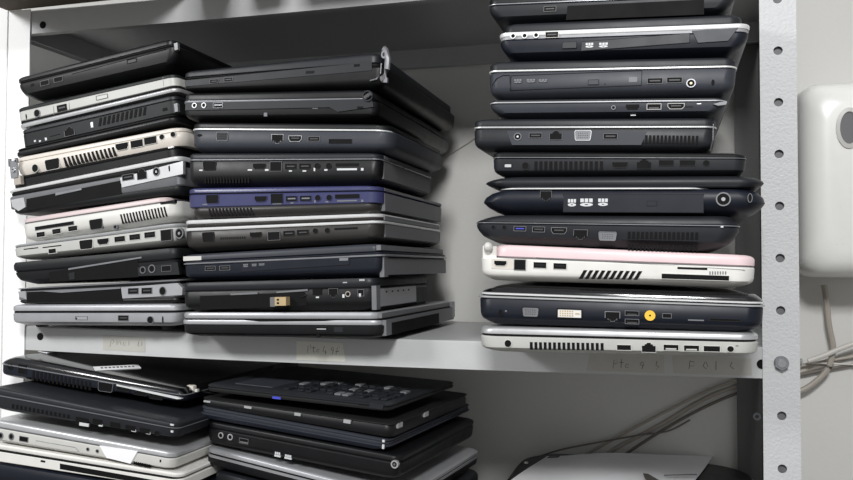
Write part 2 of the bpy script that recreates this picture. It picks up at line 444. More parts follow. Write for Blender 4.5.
    def f_jack(s, u, v, d=5, rim='gray_dull', t=.3, name='audio_jack', pin=False):
        x, z, W, H, y = s.rect(u, v, d, d); mb = MB()
        mb.ring(x, z, W, W*(1-t), y-.0007, y+.003, rim); mb.disc(x, z, W*(1-t), y-.0002, y+.003, 'cavity')
        o = s.build(mb, name)
        if pin:
            p = MB(); p.disc(x, z, W*.28, y-.0008, y+.002, pin if isinstance(pin, str) else 'chrome', 12); s.build(p, 'center_pin', o)
    def f_power(s, u, v, d=7, rim='gray_dull', t=.22, pin=False): s.f_jack(u, v, d, rim, t, 'power_socket', pin)
    def f_lock(s, u, v, w=3, h=6, rim=None):
        x, z, W, H, y = s.rect(u, v, w, h)
        po = [(x+W*math.cos(2*math.pi*k/14), z+H*math.sin(2*math.pi*k/14)) for k in range(14)]
        s.port('lock_slot', po, y, rim, 'cavity')
    def f_vent(s, u0, v0, u1, v1, h, n, duty=.5, lean=0, m='cavity', frame=None):
        mb = MB(); xa, za = s.px(u0, v0); xb, zb = s.px(u1, v1); H = h/s.ppm/2
        step = (xb-xa)/n; sw = step*duty/2
        for i in range(n):
            x = xa+step*(i+.5); z = za+(zb-za)*(i+.5)/n; L = lean/s.ppm/2
            y = min(s.inset(z-H), s.inset(z), s.inset(z+H))
            mb.prism([(x-sw-L, z-H), (x+sw-L, z-H), (x+sw+L, z+H), (x-sw+L, z+H)], y-.0003, y+.003, m)
        o = s.build(mb, 'vent_grille')
        if frame:
            pass
    def f_bay(s, u0, v0, u1, v1, u2, v2, u3, v3, name='open_bay', m='cavity', proud=.0003):
        """quad in pixels, in order around"""
        pts = [s.px(*p) for p in ((u0, v0), (u1, v1), (u2, v2), (u3, v3))]
        y = min(s.inset(z) for x, z in pts)
        mb = MB(); mb.prism(pts, y-proud, y+.004, m); return s.build(mb, name)
    def f_panel(s, name, m, pts, proud=.0006, label=None):
        P = [s.px(*p) for p in pts]; y = min(s.inset(z) for x, z in P)
        mb = MB(); mb.prism(P, y-proud, y+.004, m); o = s.build(mb, name); s.pan.append((P, y-proud))
        if label: o['label'] = label
        return o
    def f_line(s, pts, m='line_dark', r=.00035, name='seam'):
        P = [s.px(*p) for p in pts]; mb = MB()
        mb.tube([(x, s.inset(z)-.0001, z) for x, z in P], r, m, 6); s.build(mb, name)
    def f_logo(s, logos, lm='logo'):
        b = MB()
        for lu, lv, lw, lh in logos:
            bx, bz, W, Hh, by = s.rect(lu, lv, lw, lh); s.prism_logo(b, bx, bz, W, Hh, by, lm)
        s.build(b, 'disc_logo')
    def prism_logo(s, b, bx, bz, W, Hh, by, lm):
        for q in (-.62, 0, .62): b.box(bx+W*(q-.24), bx+W*(q+.24), by-.0004, by+.001, bz, bz+Hh, lm)
        b.box(bx-W, bx+W, by-.0004, by+.001, bz-Hh, bz-Hh*.25, lm)
    def f_drive(s, u0, v0, u1, v1, h, button=None, logos=(), m=None, lm='logo_dim', outline=True):
        """optical drive tray along the face, left centre to right centre"""
        xa, za = s.px(u0, v0); xb, zb = s.px(u1, v1); H = h/s.ppm/2
        y = min(s.inset(za-H), s.inset(za+H), s.inset(zb-H), s.inset(zb+H)); mb = MB()
        po = [(xa, za-H), (xb, zb-H), (xb, zb+H), (xa, za+H)]; g = .0005
        pi = [(xa+g, za-H+g), (xb-g, zb-H+g), (xb-g, zb+H-g), (xa+g, za+H-g)]
        if m: mb.prism(pi, y-.0005, y+.002, m)
        mb.frame(po, pi, y-.0003, y+.002, 'line_dark')
        o = s.build(mb, 'optical_drive')
        if button:
            bx, bz, W, Hh, by = s.rect(*button); b = MB()
            b.frame(s.rp(bx, bz, W+.0004, Hh+.0004), s.rp(bx, bz, W, Hh), y-.0007, y+.001, 'line_dark')
            b.box(bx-W, bx+W, y-.0009, y+.001, bz-Hh, bz+Hh, m or 'slate'); s.build(b, 'eject_button', o)
        if logos:
            b = MB()
            for lu, lv, lw, lh in logos:          # small disc symbol: lettering above an oval disc
                bx, bz, W, Hh, by = s.rect(lu, lv, lw, lh); by = y-.0005
                for q in (-.68, 0, .68): b.box(bx+W*(q-.27), bx+W*(q+.27), by-.0004, by+.001, bz+Hh*.05, bz+Hh, lm)
                po = [(bx+W*math.cos(math.pi*k/8), bz-Hh*.55+Hh*.45*math.sin(math.pi*k/8)) for k in range(16)]
                b.frame(po, [(bx+(x-bx)*.28, bz-Hh*.55+(z-bz+Hh*.55)*.28) for x, z in po], by-.0004, by+.001, lm)
            s.build(b, 'disc_logo', o)
    def f_mark(s, pts, m='logo', r=.0003, name='port_mark'):
        for u, v, w, h in pts:
            mb = MB(); x, z, W, H, y = s.rect(u, v, w, h); mb.box(x-W, x+W, y-max(.0002, r), y+.001, z-H, z+H, m); s.build(mb, name)
    def side(s, name, m, y0, y1, f0, f1, proud=.0004, x=None, label=None):
        """panel on the right-hand side; y in fractions of depth, f in fractions of thickness"""
        z0, z1 = f0*s.t, f1*s.t; r = min(s.inset(z0, 2), s.inset(z1, 2), s.inset((z0+z1)/2, 2))
        mb = MB(); mb.box(s.w-r-.004, s.w-r+proud, y0*s.d, y1*s.d, z0, z1, m); o = s.build(mb, name)
        if label: o['label'] = label
        return o
    def top(s, u, v):
        """point on the upper surface seen at a photo pixel"""
        a = s.M @ Vector(s.wedge((0, 0, s.t))); b = s.M @ Vector(s.wedge((s.w, 0, s.t)))
        n = (b-a).cross(s.ey).normalized()
        return hit(u, v, a, n), n
PRINT = False
# =========================================================== right stack
YR = -.106
GR = 'laptops piled in the right stack'
def std(bm, lm, split=.70, trim='trim_gray', tw=.05, base='base', lid='lid', bel=(0, 0), lel=(0, 0)):
    """base, bright trim line, lid from the bottom up"""
    L = [('base', 0, split, bm, base)+bel]
    if trim: L.append(('trim', split, split+tw, trim, 'lip'))
    L.append(('lid', split+(tw if trim else 0), 1, lm, lid)+lel)
    return L
Laptop((488, -4, 23.5, 734, -14, 13), std('charcoal', 'black', .66, 'trim_gray', .05, 'keel'), 'dark grey laptop with an empty black drive opening, on top of the right stack', GR, yf=YR).feats([
    ('usb', 550, 9.0, 13, 5.5), ('bay', 566, 20, 567.5, 6, 704, -.5, 704, 14.5, 'drive_opening'),
    ('line', [(575, 19.5), (612, 17.8), (650, 14), (668, 11.5)], 'gray', .0004, 'loose_wire'), ('panel', 'metal_tab', 'gray', [(683, 9), (704, 8.5), (704, 13), (683, 13.5)])])
Laptop((499, 21.5, 60.5, 748, 12.5, 54), [('base', 0, .56, 'navy', 'keel'), ('band', .56, .64, 'silver_dull', 'flat'), ('trim', .64, .755, 'bright_trim', 'lip'), ('lid', .755, 1, 'charcoal', 'lid', .004, .006)], 'black laptop with a broad silver band and three audio jacks, in the right stack', GR, yf=YR).feats([
    ('jack', 513.3, 36.3, 6, 'bright_trim'), ('jack', 524.8, 36, 6, 'bright_trim'), ('jack', 536.3, 35.5, 6, 'bright_trim'), ('usb', 552, 35, 14, 6.5, 'bone'),
    ('drive', 581, 46.5, 690, 38, 10, (569.5, 45.3, 14, 6), [(589.5, 45.5, 8, 5), (603.5, 45.3, 9, 5)], 'charcoal', 'logo'), ('hole', 669, 39.5, 7, 1.6, None, 'drive_button', 'gray'),
    ('panel', 'side_cover', 'slate', [(692, 31), (738, 28), (728, 41), (698, 43)]), ('line', [(720.8, 29), (720.8, 39)])])
Laptop((488.5, 61.5, 99, 735.5, 56.5, 94.5), std('slate', 'charcoal', .715, 'bright_trim', .05, 'base', bel=(0, 0)), 'grey laptop with a wide disc drive and round metal socket, in the right stack', GR, yf=YR).feats([
    ('drive', 510.5, 83, 642, 78, 15.5, (593.5, 82.3, 10, 4.5), [(518, 81.3, 8, 4), (531, 81, 9, 3.5), (543, 81, 9, 3)], None, 'logo_dim'), ('hole', 605, 84.2, 2, 2, None, 'eject_pinhole'),
    ('hole', 633, 79.5, 9, 6, None, 'disc_mark', 'logo_dim'), ('line', [(510, 76.5), (510, 91)]), ('line', [(492, 86), (496, 79), (503, 75.5), (510, 75.5)]),
    ('usb', 655, 81, 15, 6), ('usb', 674.5, 80.2, 15, 6), ('jack', 691, 83.3, 9, 'trim_gray', .22, 'antenna_socket', 'gold'), ('lock', 713, 82.5, 4, 7)])
Laptop((489.5, 100, 118, 726, 97.5, 116), std('slate', 'charcoal', .80, 'silver_dull', .09, 'keel', lid='thin'), 'thin dark laptop with a silver lid and broken right corner, in the right stack', GR, yf=YR).feats([
    ('jack', 613.5, 107.7, 4.5, 'gray'), ('hdmi', 632.5, 107, 14, 6, None, 'cavity'), ('usb', 654, 106.7, 14, 6, 'bone', 'tongue', True), ('hdmi', 676, 106.3, 16, 6, 'bone'),
    ('hole', 699, 103.8, 5, 1.6, None, 'bent_clip', 'chrome'), ('mark', [(688, 106.8, 9, 1)], 'line_dark'), ('panel', 'bent_corner', 'gray', [(713, 104.5), (720, 102.5), (727, 101.5), (726, 105), (718, 106)], .002), ('mark', [(633, 114.2, 5, 1.2)], 'logo', .0003, 'hdmi_mark')])
Laptop((473, 117.5, 150.5, 715, 117.5, 152), std('charcoal', 'charcoal', .70, 'silver', .06, 'base', lid='lid'), 'charcoal laptop with port panel and long vent, fifth from the top of the right stack', GR, yf=YR).feats([
    ('panel', 'port_panel', 'slate', [(507, 131), (647, 131.5), (641, 145), (512, 145)], .0004), ('power', 517.8, 136.7, 8, 'gray', .2, 'bright_trim'), ('usb', 535.7, 135.7, 13.5, 5.5), ('rj45', 556, 135.5, 13, 9.5), ('vga', 583, 135.5, 17, 10.5, 'bright_trim', 'gray'), ('usb', 610.5, 136.5, 14, 6),
    ('vent', 633, 139, 699, 140, 8, 17, .62), ('line', [(713.5, 124), (713, 140), (710.5, 150)], 'gray', .0005, 'edge_seam')])
Laptop((492.5, 151.5, 176, 746, 151, 174.8), std('charcoal', 'black', .745, 'trim_gray', .035, 'base'), 'slim black laptop with vent slots across its left half, sixth down the right stack', GR, yf=YR).feats([
    ('hole', 508, 165.7, 8, 4, 'line_dark', 'lock_slot', 'silver'), ('power', 525.5, 166, 8, 'black', .15), ('vent', 533.5, 165.7, 604, 165.5, 8.5, 14, .62), ('hdmi', 620, 165, 16, 6, 'black', 'cavity'), ('rj45', 644, 164.2, 14.5, 10.5, 'black'), ('hole', 666.3, 163.2, 15, 6.5, 'black', 'usb_port'), ('hole', 687.5, 163.2, 15.5, 6.5, 'black', 'usb_port'), ('jack', 706.3, 163.3, 7, 'black', .12)])
Laptop((482, 176, 214, 766, 175.7, 215), [('base', 0, .66, 'navy', 'bullet'), ('trim', .66, .70, 'bright_trim', 'lip', .017, .045), ('lid', .70, 1, 'charcoal', 'bulletlid', .002, .001)], 'thick bluish black laptop with pointed ends and three white disc logos, in the right stack', GR, yf=YR, rf=.02).feats([
    ('rj45', 546, 196, 12, 10.5, 'gray_dull', False), ('drive', 563, 203, 704, 203.5, 19, (652, 203.5, 9, 4.5), [(572, 202.8, 8.5, 7.5), (586.5, 202.5, 13, 8), (603, 202.3, 10, 7.5)], 'navy', 'logo'), ('mark', [(641, 205.3, 4, 2)], 'logo', .0003, 'drive_mark'), ('line', [(675, 210), (675, 203.3), (703, 203)]),
    ('power', 723.3, 199.2, 14, 'gray', .18, True), ('lock', 750, 198, 4.5, 9, 'trim_gray')])
Laptop((475, 213, 242, 739, 214.5, 252), std('charcoal', 'charcoal', .70, 'trim_gray', .035, 'keel', lid='point'), 'charcoal laptop with a blue usb port, resting on the pink lid in the right stack', GR, yf=YR, rf=.016).feats([
    ('jack', 493.3, 227.2, 4.5, 'charcoal', .15), ('jack', 504.3, 227.3, 4.5, 'charcoal', .15), ('usb', 520, 228.7, 13, 5.5, 'gray', 'usb_blue'), ('usb', 538.7, 229.5, 13, 6, 'gray'), ('hdmi', 559, 230.8, 16, 7, 'trim_gray'), ('rj45', 580.5, 234.5, 14, 10, 'gray', False), ('vga', 607.5, 236.2, 18, 9, 'trim_gray', 'gray'),
    ('vent', 627, 235, 699, 236, 6.5, 16, .65), ('vent', 627, 247, 699, 248.5, 5.5, 18, .55), ('mark', [(722, 226.8, 2.5, 1.5)], 'logo', .0003, 'indicator_light')])
q = Laptop((480, 243.5, 280, 755, 255.5, 288), [('base', 0, .63, 'white', 'base'), ('seam_strip', .63, .655, 'gray', 'thin', .012, .001), ('lid', .655, 1, 'pink', 'lid', .0135, 0)], 'white laptop with a pale pink lid in the right stack', GR, yf=YR, rf=.014)
b = MB(); x, z = q.px(488.3, 247); b.loft([[(x+.0042*math.cos(a)*math.sin(p), -.002+.011+.0042*math.sin(a)*math.sin(p)-.009, z-.0042*math.cos(p)) for a in [k*math.pi/8 for k in range(16)]] for p in [math.pi*j/8+.001 for j in range(9)]], 'bone')
q.build(b, 'hinge_knob'); b = MB(); b.box(x-.006, x+.007, .004, q.d-.02, z-.010, z+.001, 'white'); q.build(b, 'hinge_cover')
q.feats([('panel', 'port_panel', 'cream', [(491.5, 258.5), (526, 259), (526, 270), (491.5, 268.5)], .0004), ('hdmi', 500.5, 263.2, 14, 5.5, 'bone', 'cavity'), ('hole', 520, 264.8, 12.5, 10.5, 'gray', 'ethernet_port'), ('usb', 540, 265.2, 14, 6.5, 'bone', 'black'), ('usb', 560, 266.2, 14, 6.5, 'bone', 'black'),
    ('vent', 580, 274.5, 641, 275.5, 9, 10, .6, 5), ('hole', 692.3, 268.5, 29, 3.2, None, 'card_slot'), ('hole', 695, 277.2, 64, 6, 'bone', 'express_card_slot'), ('mark', [(710+2.6*k, 273, 1.2, 3.5) for k in range(7)], 'gray', .0003, 'volume_ribs'), ('line', [(536, 257.5), (620, 262.5), (745, 270)], 'gray', .0003)])
Laptop((479, 284, 324, 764, 294.5, 333), [('base', 0, .665, 'navy', 'base', 0, 0), ('trim', .665, .715, 'silver', 'lip', -.0006, -.0006), ('gasket', .715, .75, 'line_dark', 'thin', .002, .002), ('lid_trim', .75, .80, 'bright_trim', 'lip', .002, .0), ('lid', .80, 1, 'black_gloss', 'point', .002, .0)], 'navy laptop with a gold pinned video port and yellow round socket, in the right stack', GR, yf=YR, rf=.014).feats([
    ('lock', 500.5, 313, 4, 7, 'line_dark'), ('mark', [(506, 311, 2, 1.5)], 'logo_dim'), ('vga', 530.5, 312, 18, 10, 'line_dark', 'gray'), ('dvi', 569.5, 313.5, 26, 10), ('rj45', 612.5, 316.5, 15, 10, 'silver', False), ('usb', 632, 313.2, 14, 5.2, 'gray', 'tongue', True), ('usb', 632, 321.5, 14, 5.2, 'gray', 'tongue', True),
    ('jack', 650, 315.5, 10.5, 'yellow', .8, 'video_socket'), ('hole', 667, 315.8, 9, 5, 'gray', 'firewire_port'), ('mark', [(696, 320.2, 15, 1.3)], 'gray', .0003, 'switch_edge'), ('hole', 725, 320, 29, 3, 'charcoal', 'card_slot')])
Laptop((480, 326.5, 352, 759, 333.0, 358), [('base', 0, .64, 'silver_paint', 'base'), ('gasket', .64, .71, 'line_dark', 'thin', .0015, .0015), ('lid', .71, 1, 'silver', 'lid')], 'silver laptop with many vent slots, at the bottom of the right stack', GR, yf=YR, rf=.015).feats([
    ('power', 508, 343.5, 8, 'bone', .1), ('vent', 529, 345.8, 604.5, 346.8, 7.5, 16, .62), ('hole', 624, 347.5, 14.5, 6, 'bone', 'hdmi_port'), ('rj45', 648.8, 347.5, 14, 10, 'bone'), ('usb', 671, 347.5, 15, 6.5, 'bone', 'silver_paint', True), ('usb', 691.5, 348.2, 15, 6.5, 'bone', 'silver_paint', True), ('hole', 711.8, 348.8, 16, 6.5, 'bone', 'usb_port'), ('jack', 730.5, 349, 7, 'bone', .12), ('mark', [(737, 345.8, 2.5, 1.2)], 'gray')])

# =========================================================== middle stack
GM = 'laptops piled in the middle stack'
YM = -.048
q = Laptop((181, 71.5, 92, 384, 51, 88), [('base', 0, .60, 'black', 'base'), ('gap_filler', .60, .70, 'line_dark', 'thin', .002, .004), ('lid', .70, 1, 'charcoal', 'lid', 0, .006)], 'black laptop with a bent shiny hinge at right, on top of the middle stack', GM, uback=455, yf=YM, lshift=False)
q.feats([('panel', 'drive_bezel', 'charcoal', [(186, 80.5), (372, 62), (372, 70.5), (186, 86.5)]), ('usb', 214.5, 81.5, 9, 4.5), ('usb', 228.8, 79.8, 9, 4.5), ('line', [(242, 75.5), (242, 81.5)]), ('line', [(348, 64), (349, 72)]), ('hole', 310.3, 72.3, 9, 3, None, 'eject_button', 'line_dark'), ('hole', 357, 65.5, 6, 2.6, None, 'lock_slot')])
b = MB(); x, z = q.px(385.5, 66)
b.tube([(x-.001, -.004, z+.013), (x+.002, -.0055, z+.011), (x+.0042, -.006, z+.004), (x+.004, -.006, z-.004), (x+.001, -.005, z-.0105), (x-.002, -.004, z-.012)], .0032, 'gray', 8)
b.ring(x+.001, z+.008, .0034, .0018, -.0085, -.006, 'trim_gray'); b.box(x+.001, x+.005, -.007, -.003, z-.015, z-.011, 'trim_gray'); q.build(b, 'bent_hinge')
b = MB(); b.tube([(x-.016, -.001, z-.012), (x-.009, -.002, z-.011), (x-.004, -.003, z-.007), (x-.004, -.002, z+.002)], .0007, 'gray'); q.build(b, 'loose_wire')
q = Laptop((181, 93, 120.5, 377, 89.3, 119), [('base', 0, .62, 'black', 'base'), ('trim', .62, .72, 'trim_gray', 'lip', 0, .012), ('lid', .72, 1, 'black', 'lid', 0, .006)], 'black laptop with two ringed audio jacks, second from the top of the middle stack', GM, uback=449, yf=YM, lshift=False)
q.feats([('panel', 'side_trim', 'charcoal', [(186, 103), (372, 99), (374, 107), (338, 112), (330, 107.5), (186, 110.5)]), ('jack', 195.2, 105.7, 5, 'silver'), ('jack', 204.6, 105.5, 5, 'silver'), ('hole', 218.8, 105.6, 10, 5, 'trim_gray', 'usb_port'), ('mark', [(218.8, 105.2, 8, 1)], 'trim_gray'), ('hole', 315, 108, 6, 2, None, 'drive_button', 'gray'), ('hole', 265.5, 114.5, 4, 4, None, 'drive_mark', 'logo_dim'), ('hole', 360.5, 107.8, 6, 2.6, None, 'lock_slot'), ('line', [(352, 100), (352.5, 110)])])
b = MB(); x, z = q.px(368.5, 95.5); b.ring(x, z-.001, .0058, .0046, -.003, .010, 'charcoal', 20); b.tube([(x-.003, -.003, z-.003), (x+.004, -.004, z+.001)], .0022, 'chrome'); b.disc(x, z-.001, .0046, -.001, .01, 'cavity'); q.build(b, 'exposed_hinge')
q = Laptop((187.5, 122, 152.5, 393, 124, 152), [('base', 0, .74, 'slate', 'base'), ('trim', .74, .80, 'bright_trim', 'lip', 0, .006), ('lid', .80, 1, 'black', 'lid', 0, .004)], 'dark grey laptop with a stepped bright edge line, third down the middle stack', GM, uback=444, yf=YM, lshift=False, rf=.016)
q.feats([('lock', 199.7, 135.3, 6, 3), ('vga', 222.5, 136.5, 13, 8, 'gray', 'charcoal'), ('rj45', 277.5, 139, 12, 8.5, 'silver', False), ('hdmi', 295.3, 138.7, 13, 5.5, 'silver'), ('usb', 314, 139, 11.5, 4.5), ('hole', 340.5, 141.3, 22, 4, 'line_dark', 'card_slot')])
def hpish(quad, bm, lm, label, low, **k):
    return Laptop(quad, [('base', 0, .80, bm, 'base')]+[('lid', .80, 1, lm, 'lid')], label, GM, yf=YM, lshift=False, **k)
q = Laptop((186, 153, 187.5, 380, 152.5, 184), [('base', 0, .78, 'black', 'base'), ('trim', .78, .82, 'trim_gray', 'lip'), ('lid', .82, 1, 'charcoal', 'lid')], 'black laptop with small white port marks, directly above the blue one', GM, uback=432, yf=YM, lshift=False)
q.feats([('vga', 209.8, 166, 14, 8, 'black', 'cavity'), ('hdmi', 259.5, 166.3, 13, 5, 'black', 'cavity'), ('hole', 276, 166.5, 12, 9, 'gray_dull', 'ethernet_port'), ('usb', 290.8, 166.5, 11, 5, 'black'), ('usb', 305, 166.3, 11, 5, 'black'), ('jack', 317.5, 166, 5.5, 'black', .1), ('jack', 329, 166, 5.5, 'black', .1), ('hole', 347.3, 164.8, 23, 3.6, None, 'card_slot'),
    ('mark', [(201, 170.3, 3.5, 1.2), (250, 170, 4.5, 1.3), (266.8, 170, 3.5, 1.6), (290.5, 171, 3, 1.2), (304.5, 171, 3.5, 1.2), (314.5, 169.5, 1.5, 3), (326, 170, 3, 1.5), (347, 169.3, 19, 1.8), (362.3, 169.3, 2.4, 2.4)], 'logo'), ('vent', 204, 180, 250, 179.5, 6, 15, .5)])
q.side('side_sheen_lid', 'gray_dull', .06, .96, .84, .95); q.side('side_sheen', 'gray_dull', .06, .96, .2, .76)  # grey panels paint the bright wall's reflection on the black side
q = Laptop((184.5, 187.5, 219, 380, 185.3, 212.5), [('underside', 0, .36, 'brown_gray', 'under', .006, .003), ('base', .36, .79, 'blue', 'flat'), ('seam_strip', .79, .82, 'line_dark', 'thin', .001, .001), ('lid', .82, 1, 'blue', 'lid')], 'blue violet laptop, the only blue one, in the middle stack', GM, uback=443, yf=YM, lshift=False, rf=.014)
q.feats([('vga', 212.5, 199.2, 14, 8, 'blue', 'cavity'), ('hdmi', 261, 199, 13, 5.5, 'blue', 'cavity'), ('hole', 277, 198.5, 12, 8.5, 'navy', 'ethernet_port'), ('usb', 291.7, 198.8, 11.5, 5.5, 'blue', 'gray'), ('usb', 305.8, 198.5, 11.5, 5.5, 'blue', 'gray'), ('jack', 318, 198, 6, 'blue', .1), ('jack', 329.4, 197.7, 6, 'blue', .1), ('hole', 347.3, 196.3, 23, 3.8, 'line_dark', 'card_slot'),
    ('mark', [(205, 204.5, 5, 1), (277, 203.8, 9, 1), (292, 203, 3, 1.2), (315, 201.5, 1.5, 2.5), (327, 201.8, 3, 1.2), (347, 200.8, 19, 1.2), (362.3, 200.8, 2.2, 2.2)], 'logo_dim'), ('vent', 208.5, 212.5, 253.5, 211.5, 7, 13, .55, -2)])
q.side('side_sheen_lid', 'gray', .06, .95, .84, .95); q.side('side_sheen', 'gray', .06, .95, .10, .76)  # side greys stand in for wall light mirrored at a low angle
q = Laptop((182, 220.5, 252.5, 381, 213, 241.5), [('base', 0, .66, 'brown_gray', 'base'), ('trim', .66, .75, 'bright_trim', 'lip'), ('gasket', .75, .88, 'brown_gray', 'thin', .001, .001), ('lid', .88, 1, 'bright_trim', 'thin')], 'brownish grey laptop with two bright silver lines, under the blue one', GM, uback=442, yf=YM, lshift=False, rf=.014)
q.feats([('vga', 208.5, 237.3, 13, 9, 'brown_gray', 'cavity'), ('hdmi', 256, 235, 12, 5, 'brown_gray', 'cavity'), ('hole', 274, 236, 12.5, 8, 'gray_dull', 'ethernet_port'), ('usb', 289, 233.5, 11, 5, 'brown_gray'), ('usb', 303, 232.5, 11.5, 5, 'brown_gray'), ('jack', 315.5, 231, 5, 'brown_gray', .1), ('jack', 327.5, 230.5, 5, 'brown_gray', .1), ('hole', 346, 228.6, 23, 2.6, None, 'card_slot'), ('vent', 220, 238.5, 246, 237.5, 2, 12, .5)])
q.side('side_sheen_lid', 'gray', .06, .95, .78, .94); q.side('side_sheen', 'gray', .06, .95, .18, .64)  # wall reflection painted as grey side panels here too
q = Laptop((181.5, 255, 281, 386, 243, 277), [('base', 0, .62, 'navy', 'base', .001, .004), ('trim', .62, .68, 'trim_gray', 'lip', 0, .002), ('gasket', .68, .76, 'navy', 'thin', .001, .003), ('lid', .76, 1, 'slate', 'lid', 0, .006)], "navy black laptop with disc drive and empty side bay, third from the middle stack's bottom", GM, uback=449, yf=YM, lshift=False, rf=.009)
q.feats([('panel', 'paper_scrap', 'bone', [(183.5, 256.5), (201.5, 256), (201.5, 260), (183.5, 261)]), ('usb', 210.5, 268.3, 11, 4.5, 'gray'), ('usb', 225, 268, 11, 4.5, 'gray'), ('drive', 241, 267.5, 350, 259.5, 9, None, [(246, 265.5, 5, 3), (254.5, 265, 5, 2.5), (262, 264.5, 6, 2)], 'navy'), ('hole', 344, 259.3, 9, 3, None, 'eject_button', 'trim_gray'), ('line', [(304, 273), (330, 271.5)])])
q.side('metal_frame', 'gray', .04, .99, .06, .56); q.side('battery_bay', 'cavity', .10, .93, .06, .36, .0008); q.side('battery_bay_post', 'gray', .02, .07, .0, .60, .0010); q.side('lid_edge', 'gray', .0, .96, .80, .95, .0010)
q = Laptop((181, 283, 312, 376, 277.5, 310.5), [('base', 0, .70, 'black', 'base'), ('keyboard_deck', .70, .74, 'line_dark', 'thin', .001, .002), ('lid', .74, 1, 'charcoal', 'thin')], 'stripped black laptop with a gold plug hanging from its open drive slot', GM, uback=429, yf=YM, lshift=False)
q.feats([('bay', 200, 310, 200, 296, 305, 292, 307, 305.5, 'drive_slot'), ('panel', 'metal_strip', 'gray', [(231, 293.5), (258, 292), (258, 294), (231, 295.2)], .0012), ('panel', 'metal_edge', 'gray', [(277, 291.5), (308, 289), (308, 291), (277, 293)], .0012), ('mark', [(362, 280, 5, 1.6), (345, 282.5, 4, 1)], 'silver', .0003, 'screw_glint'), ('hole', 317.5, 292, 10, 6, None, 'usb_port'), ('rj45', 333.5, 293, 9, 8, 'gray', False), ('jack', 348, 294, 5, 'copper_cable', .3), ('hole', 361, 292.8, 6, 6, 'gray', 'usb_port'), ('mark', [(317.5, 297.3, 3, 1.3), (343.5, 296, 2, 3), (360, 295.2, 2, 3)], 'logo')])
b = MB(); x, z = q.px(284.5, 301); b.box(x-.0065, x+.0065, -.010, .012, z-.0045, z+.0045, 'gold'); b.box(x-.004, x-.0015, -.0103, -.009, z+.0008, z+.0028, 'cavity'); b.box(x-.004, x-.0015, -.0103, -.009, z-.0028, z-.0008, 'cavity')
b.box(x-.0125, x-.0065, -.009, .012, z-.0055, z+.0045, 'gray_dull'); q.build(b, 'gold_plug')
b = MB(); b.tube(smooth_path([(x+.006, .004, z), (x+.014, .002, z+.002), (x+.024, .0, z+.005), (x+.03, .004, z+.008)]), .0012, 'line_dark'); q.build(b, 'plug_wire')
q.side('metal_panel', 'silver_dull', .03, .72, .10, .66); q.side('hinge_bracket', 'gray', .0, .06, .02, .76, .0012)
b = MB()
for k in range(5): b.box(q.w-.002, q.w+.0008, q.d*(.16+.1*k), q.d*(.175+.1*k), q.t*.52, q.t*.57, 'cavity')
q.build(b, 'panel_holes'); q.side('lower_bay', 'cavity', .06, .95, .0, .14, .0012); q.side('rear_corner', 'graygreen', .72, .97, .06, .7)
q = Laptop((180, 312.5, 336.5, 386, 312.5, 339), [('base', 0, .52, 'black', 'base', 0, .002), ('trim', .52, .70, 'silver_dull', 'lip', 0, .006), ('gasket', .70, .76, 'line_dark', 'thin', .001, .004), ('lid', .76, 1, 'silver_dull', 'thin', 0, .006)], 'silver lidded laptop with black base, at the bottom of the middle stack', GM, uback=456, yf=YM, lshift=False, rf=.012)
q.feats([('bay', 245, 319.8, 260, 321.5, 325, 321, 342, 319, 'lid_notch'), ('hole', 321.5, 329, 11, 4.5, 'charcoal', 'usb_port'), ('mark', [(321.5, 329, 9, 1)], 'silver', .0004, 'usb_contact'), ('hole', 338.5, 329.5, 9, 5, None, 'drive_mark', 'charcoal'), ('lock', 318, 336, 4, 4)])
q.side('side_frame', 'gray', .02, .98, .10, .70, .0006); q.side('battery_bay', 'cavity', .08, .72, .08, .56, .0010); q.side('lid_edge', 'gray', .01, .97, .78, .96, .0008); q.side('rear_corner', 'trim_gray', .955, 1, .2, .98, .0014)

# ============================================================= left stack
GL = 'laptops piled in the left stack'
YL = -.036
def L_(quad, layers, label, feats=(), **k):
    k.setdefault('d', .30); k.setdefault('yf', YL)
    return Laptop(quad, layers, label, GL, **k).feats(feats)
L_((20.5, 77.5, 102, 179, 36, 67), [('base', 0, .74, 'black', 'keel', .001, .001), ('gasket', .74, .80, 'line_dark', 'thin', .002, .003), ('lid', .80, 1, 'black', 'lid', 0, .004)], 'black laptop lying steeply tilted on top of the left stack', [
    ('hole', 32.5, 85, 4, 3, None, 'lock_slot'), ('hole', 45, 83, 9, 4.5, 'gray_dull', 'usb_port'), ('hole', 58.5, 79.5, 9, 4.5, 'gray_dull', 'usb_port'), ('line', [(72, 74), (120, 61.5), (166, 49.5)], 'line_dark', .0004, 'drive_seam'), ('hole', 132, 61, 9, 3, 'line_dark', 'eject_button', 'charcoal'), ('panel', 'corner_cap', 'gray', [(174, 43.5), (177.5, 42.5), (178, 49.5), (175, 50.5)], .0004)])  # grey panel at the right corner paints a highlight
L_((21, 107.5, 128.8, 177.5, 72, 90.5), [('lid', 0, .22, 'silver', 'thin'), ('gasket', .22, .32, 'line_dark', 'thin', .001, .001), ('base', .32, .80, 'silver_paint', 'flat'), ('bottom_cover', .80, 1, 'graygreen', 'lid')], 'silver laptop lying upside down, second from the top of the left stack', [
    ('lock', 26.2, 116.5, 1.8, 5), ('power', 37.2, 113.3, 6.5, 'gray', .15), ('usb', 62, 107.8, 9.5, 5, 'line_dark'), ('hole', 102, 97, 11, 3.6, 'gray_dull', 'drive_button', 'silver_paint'), ('line', [(53.5, 106), (54, 115)], 'gray', .0003), ('line', [(69, 102.5), (69.5, 111)], 'gray', .0003), ('line', [(163, 77), (163.5, 86)], 'gray', .0003)])
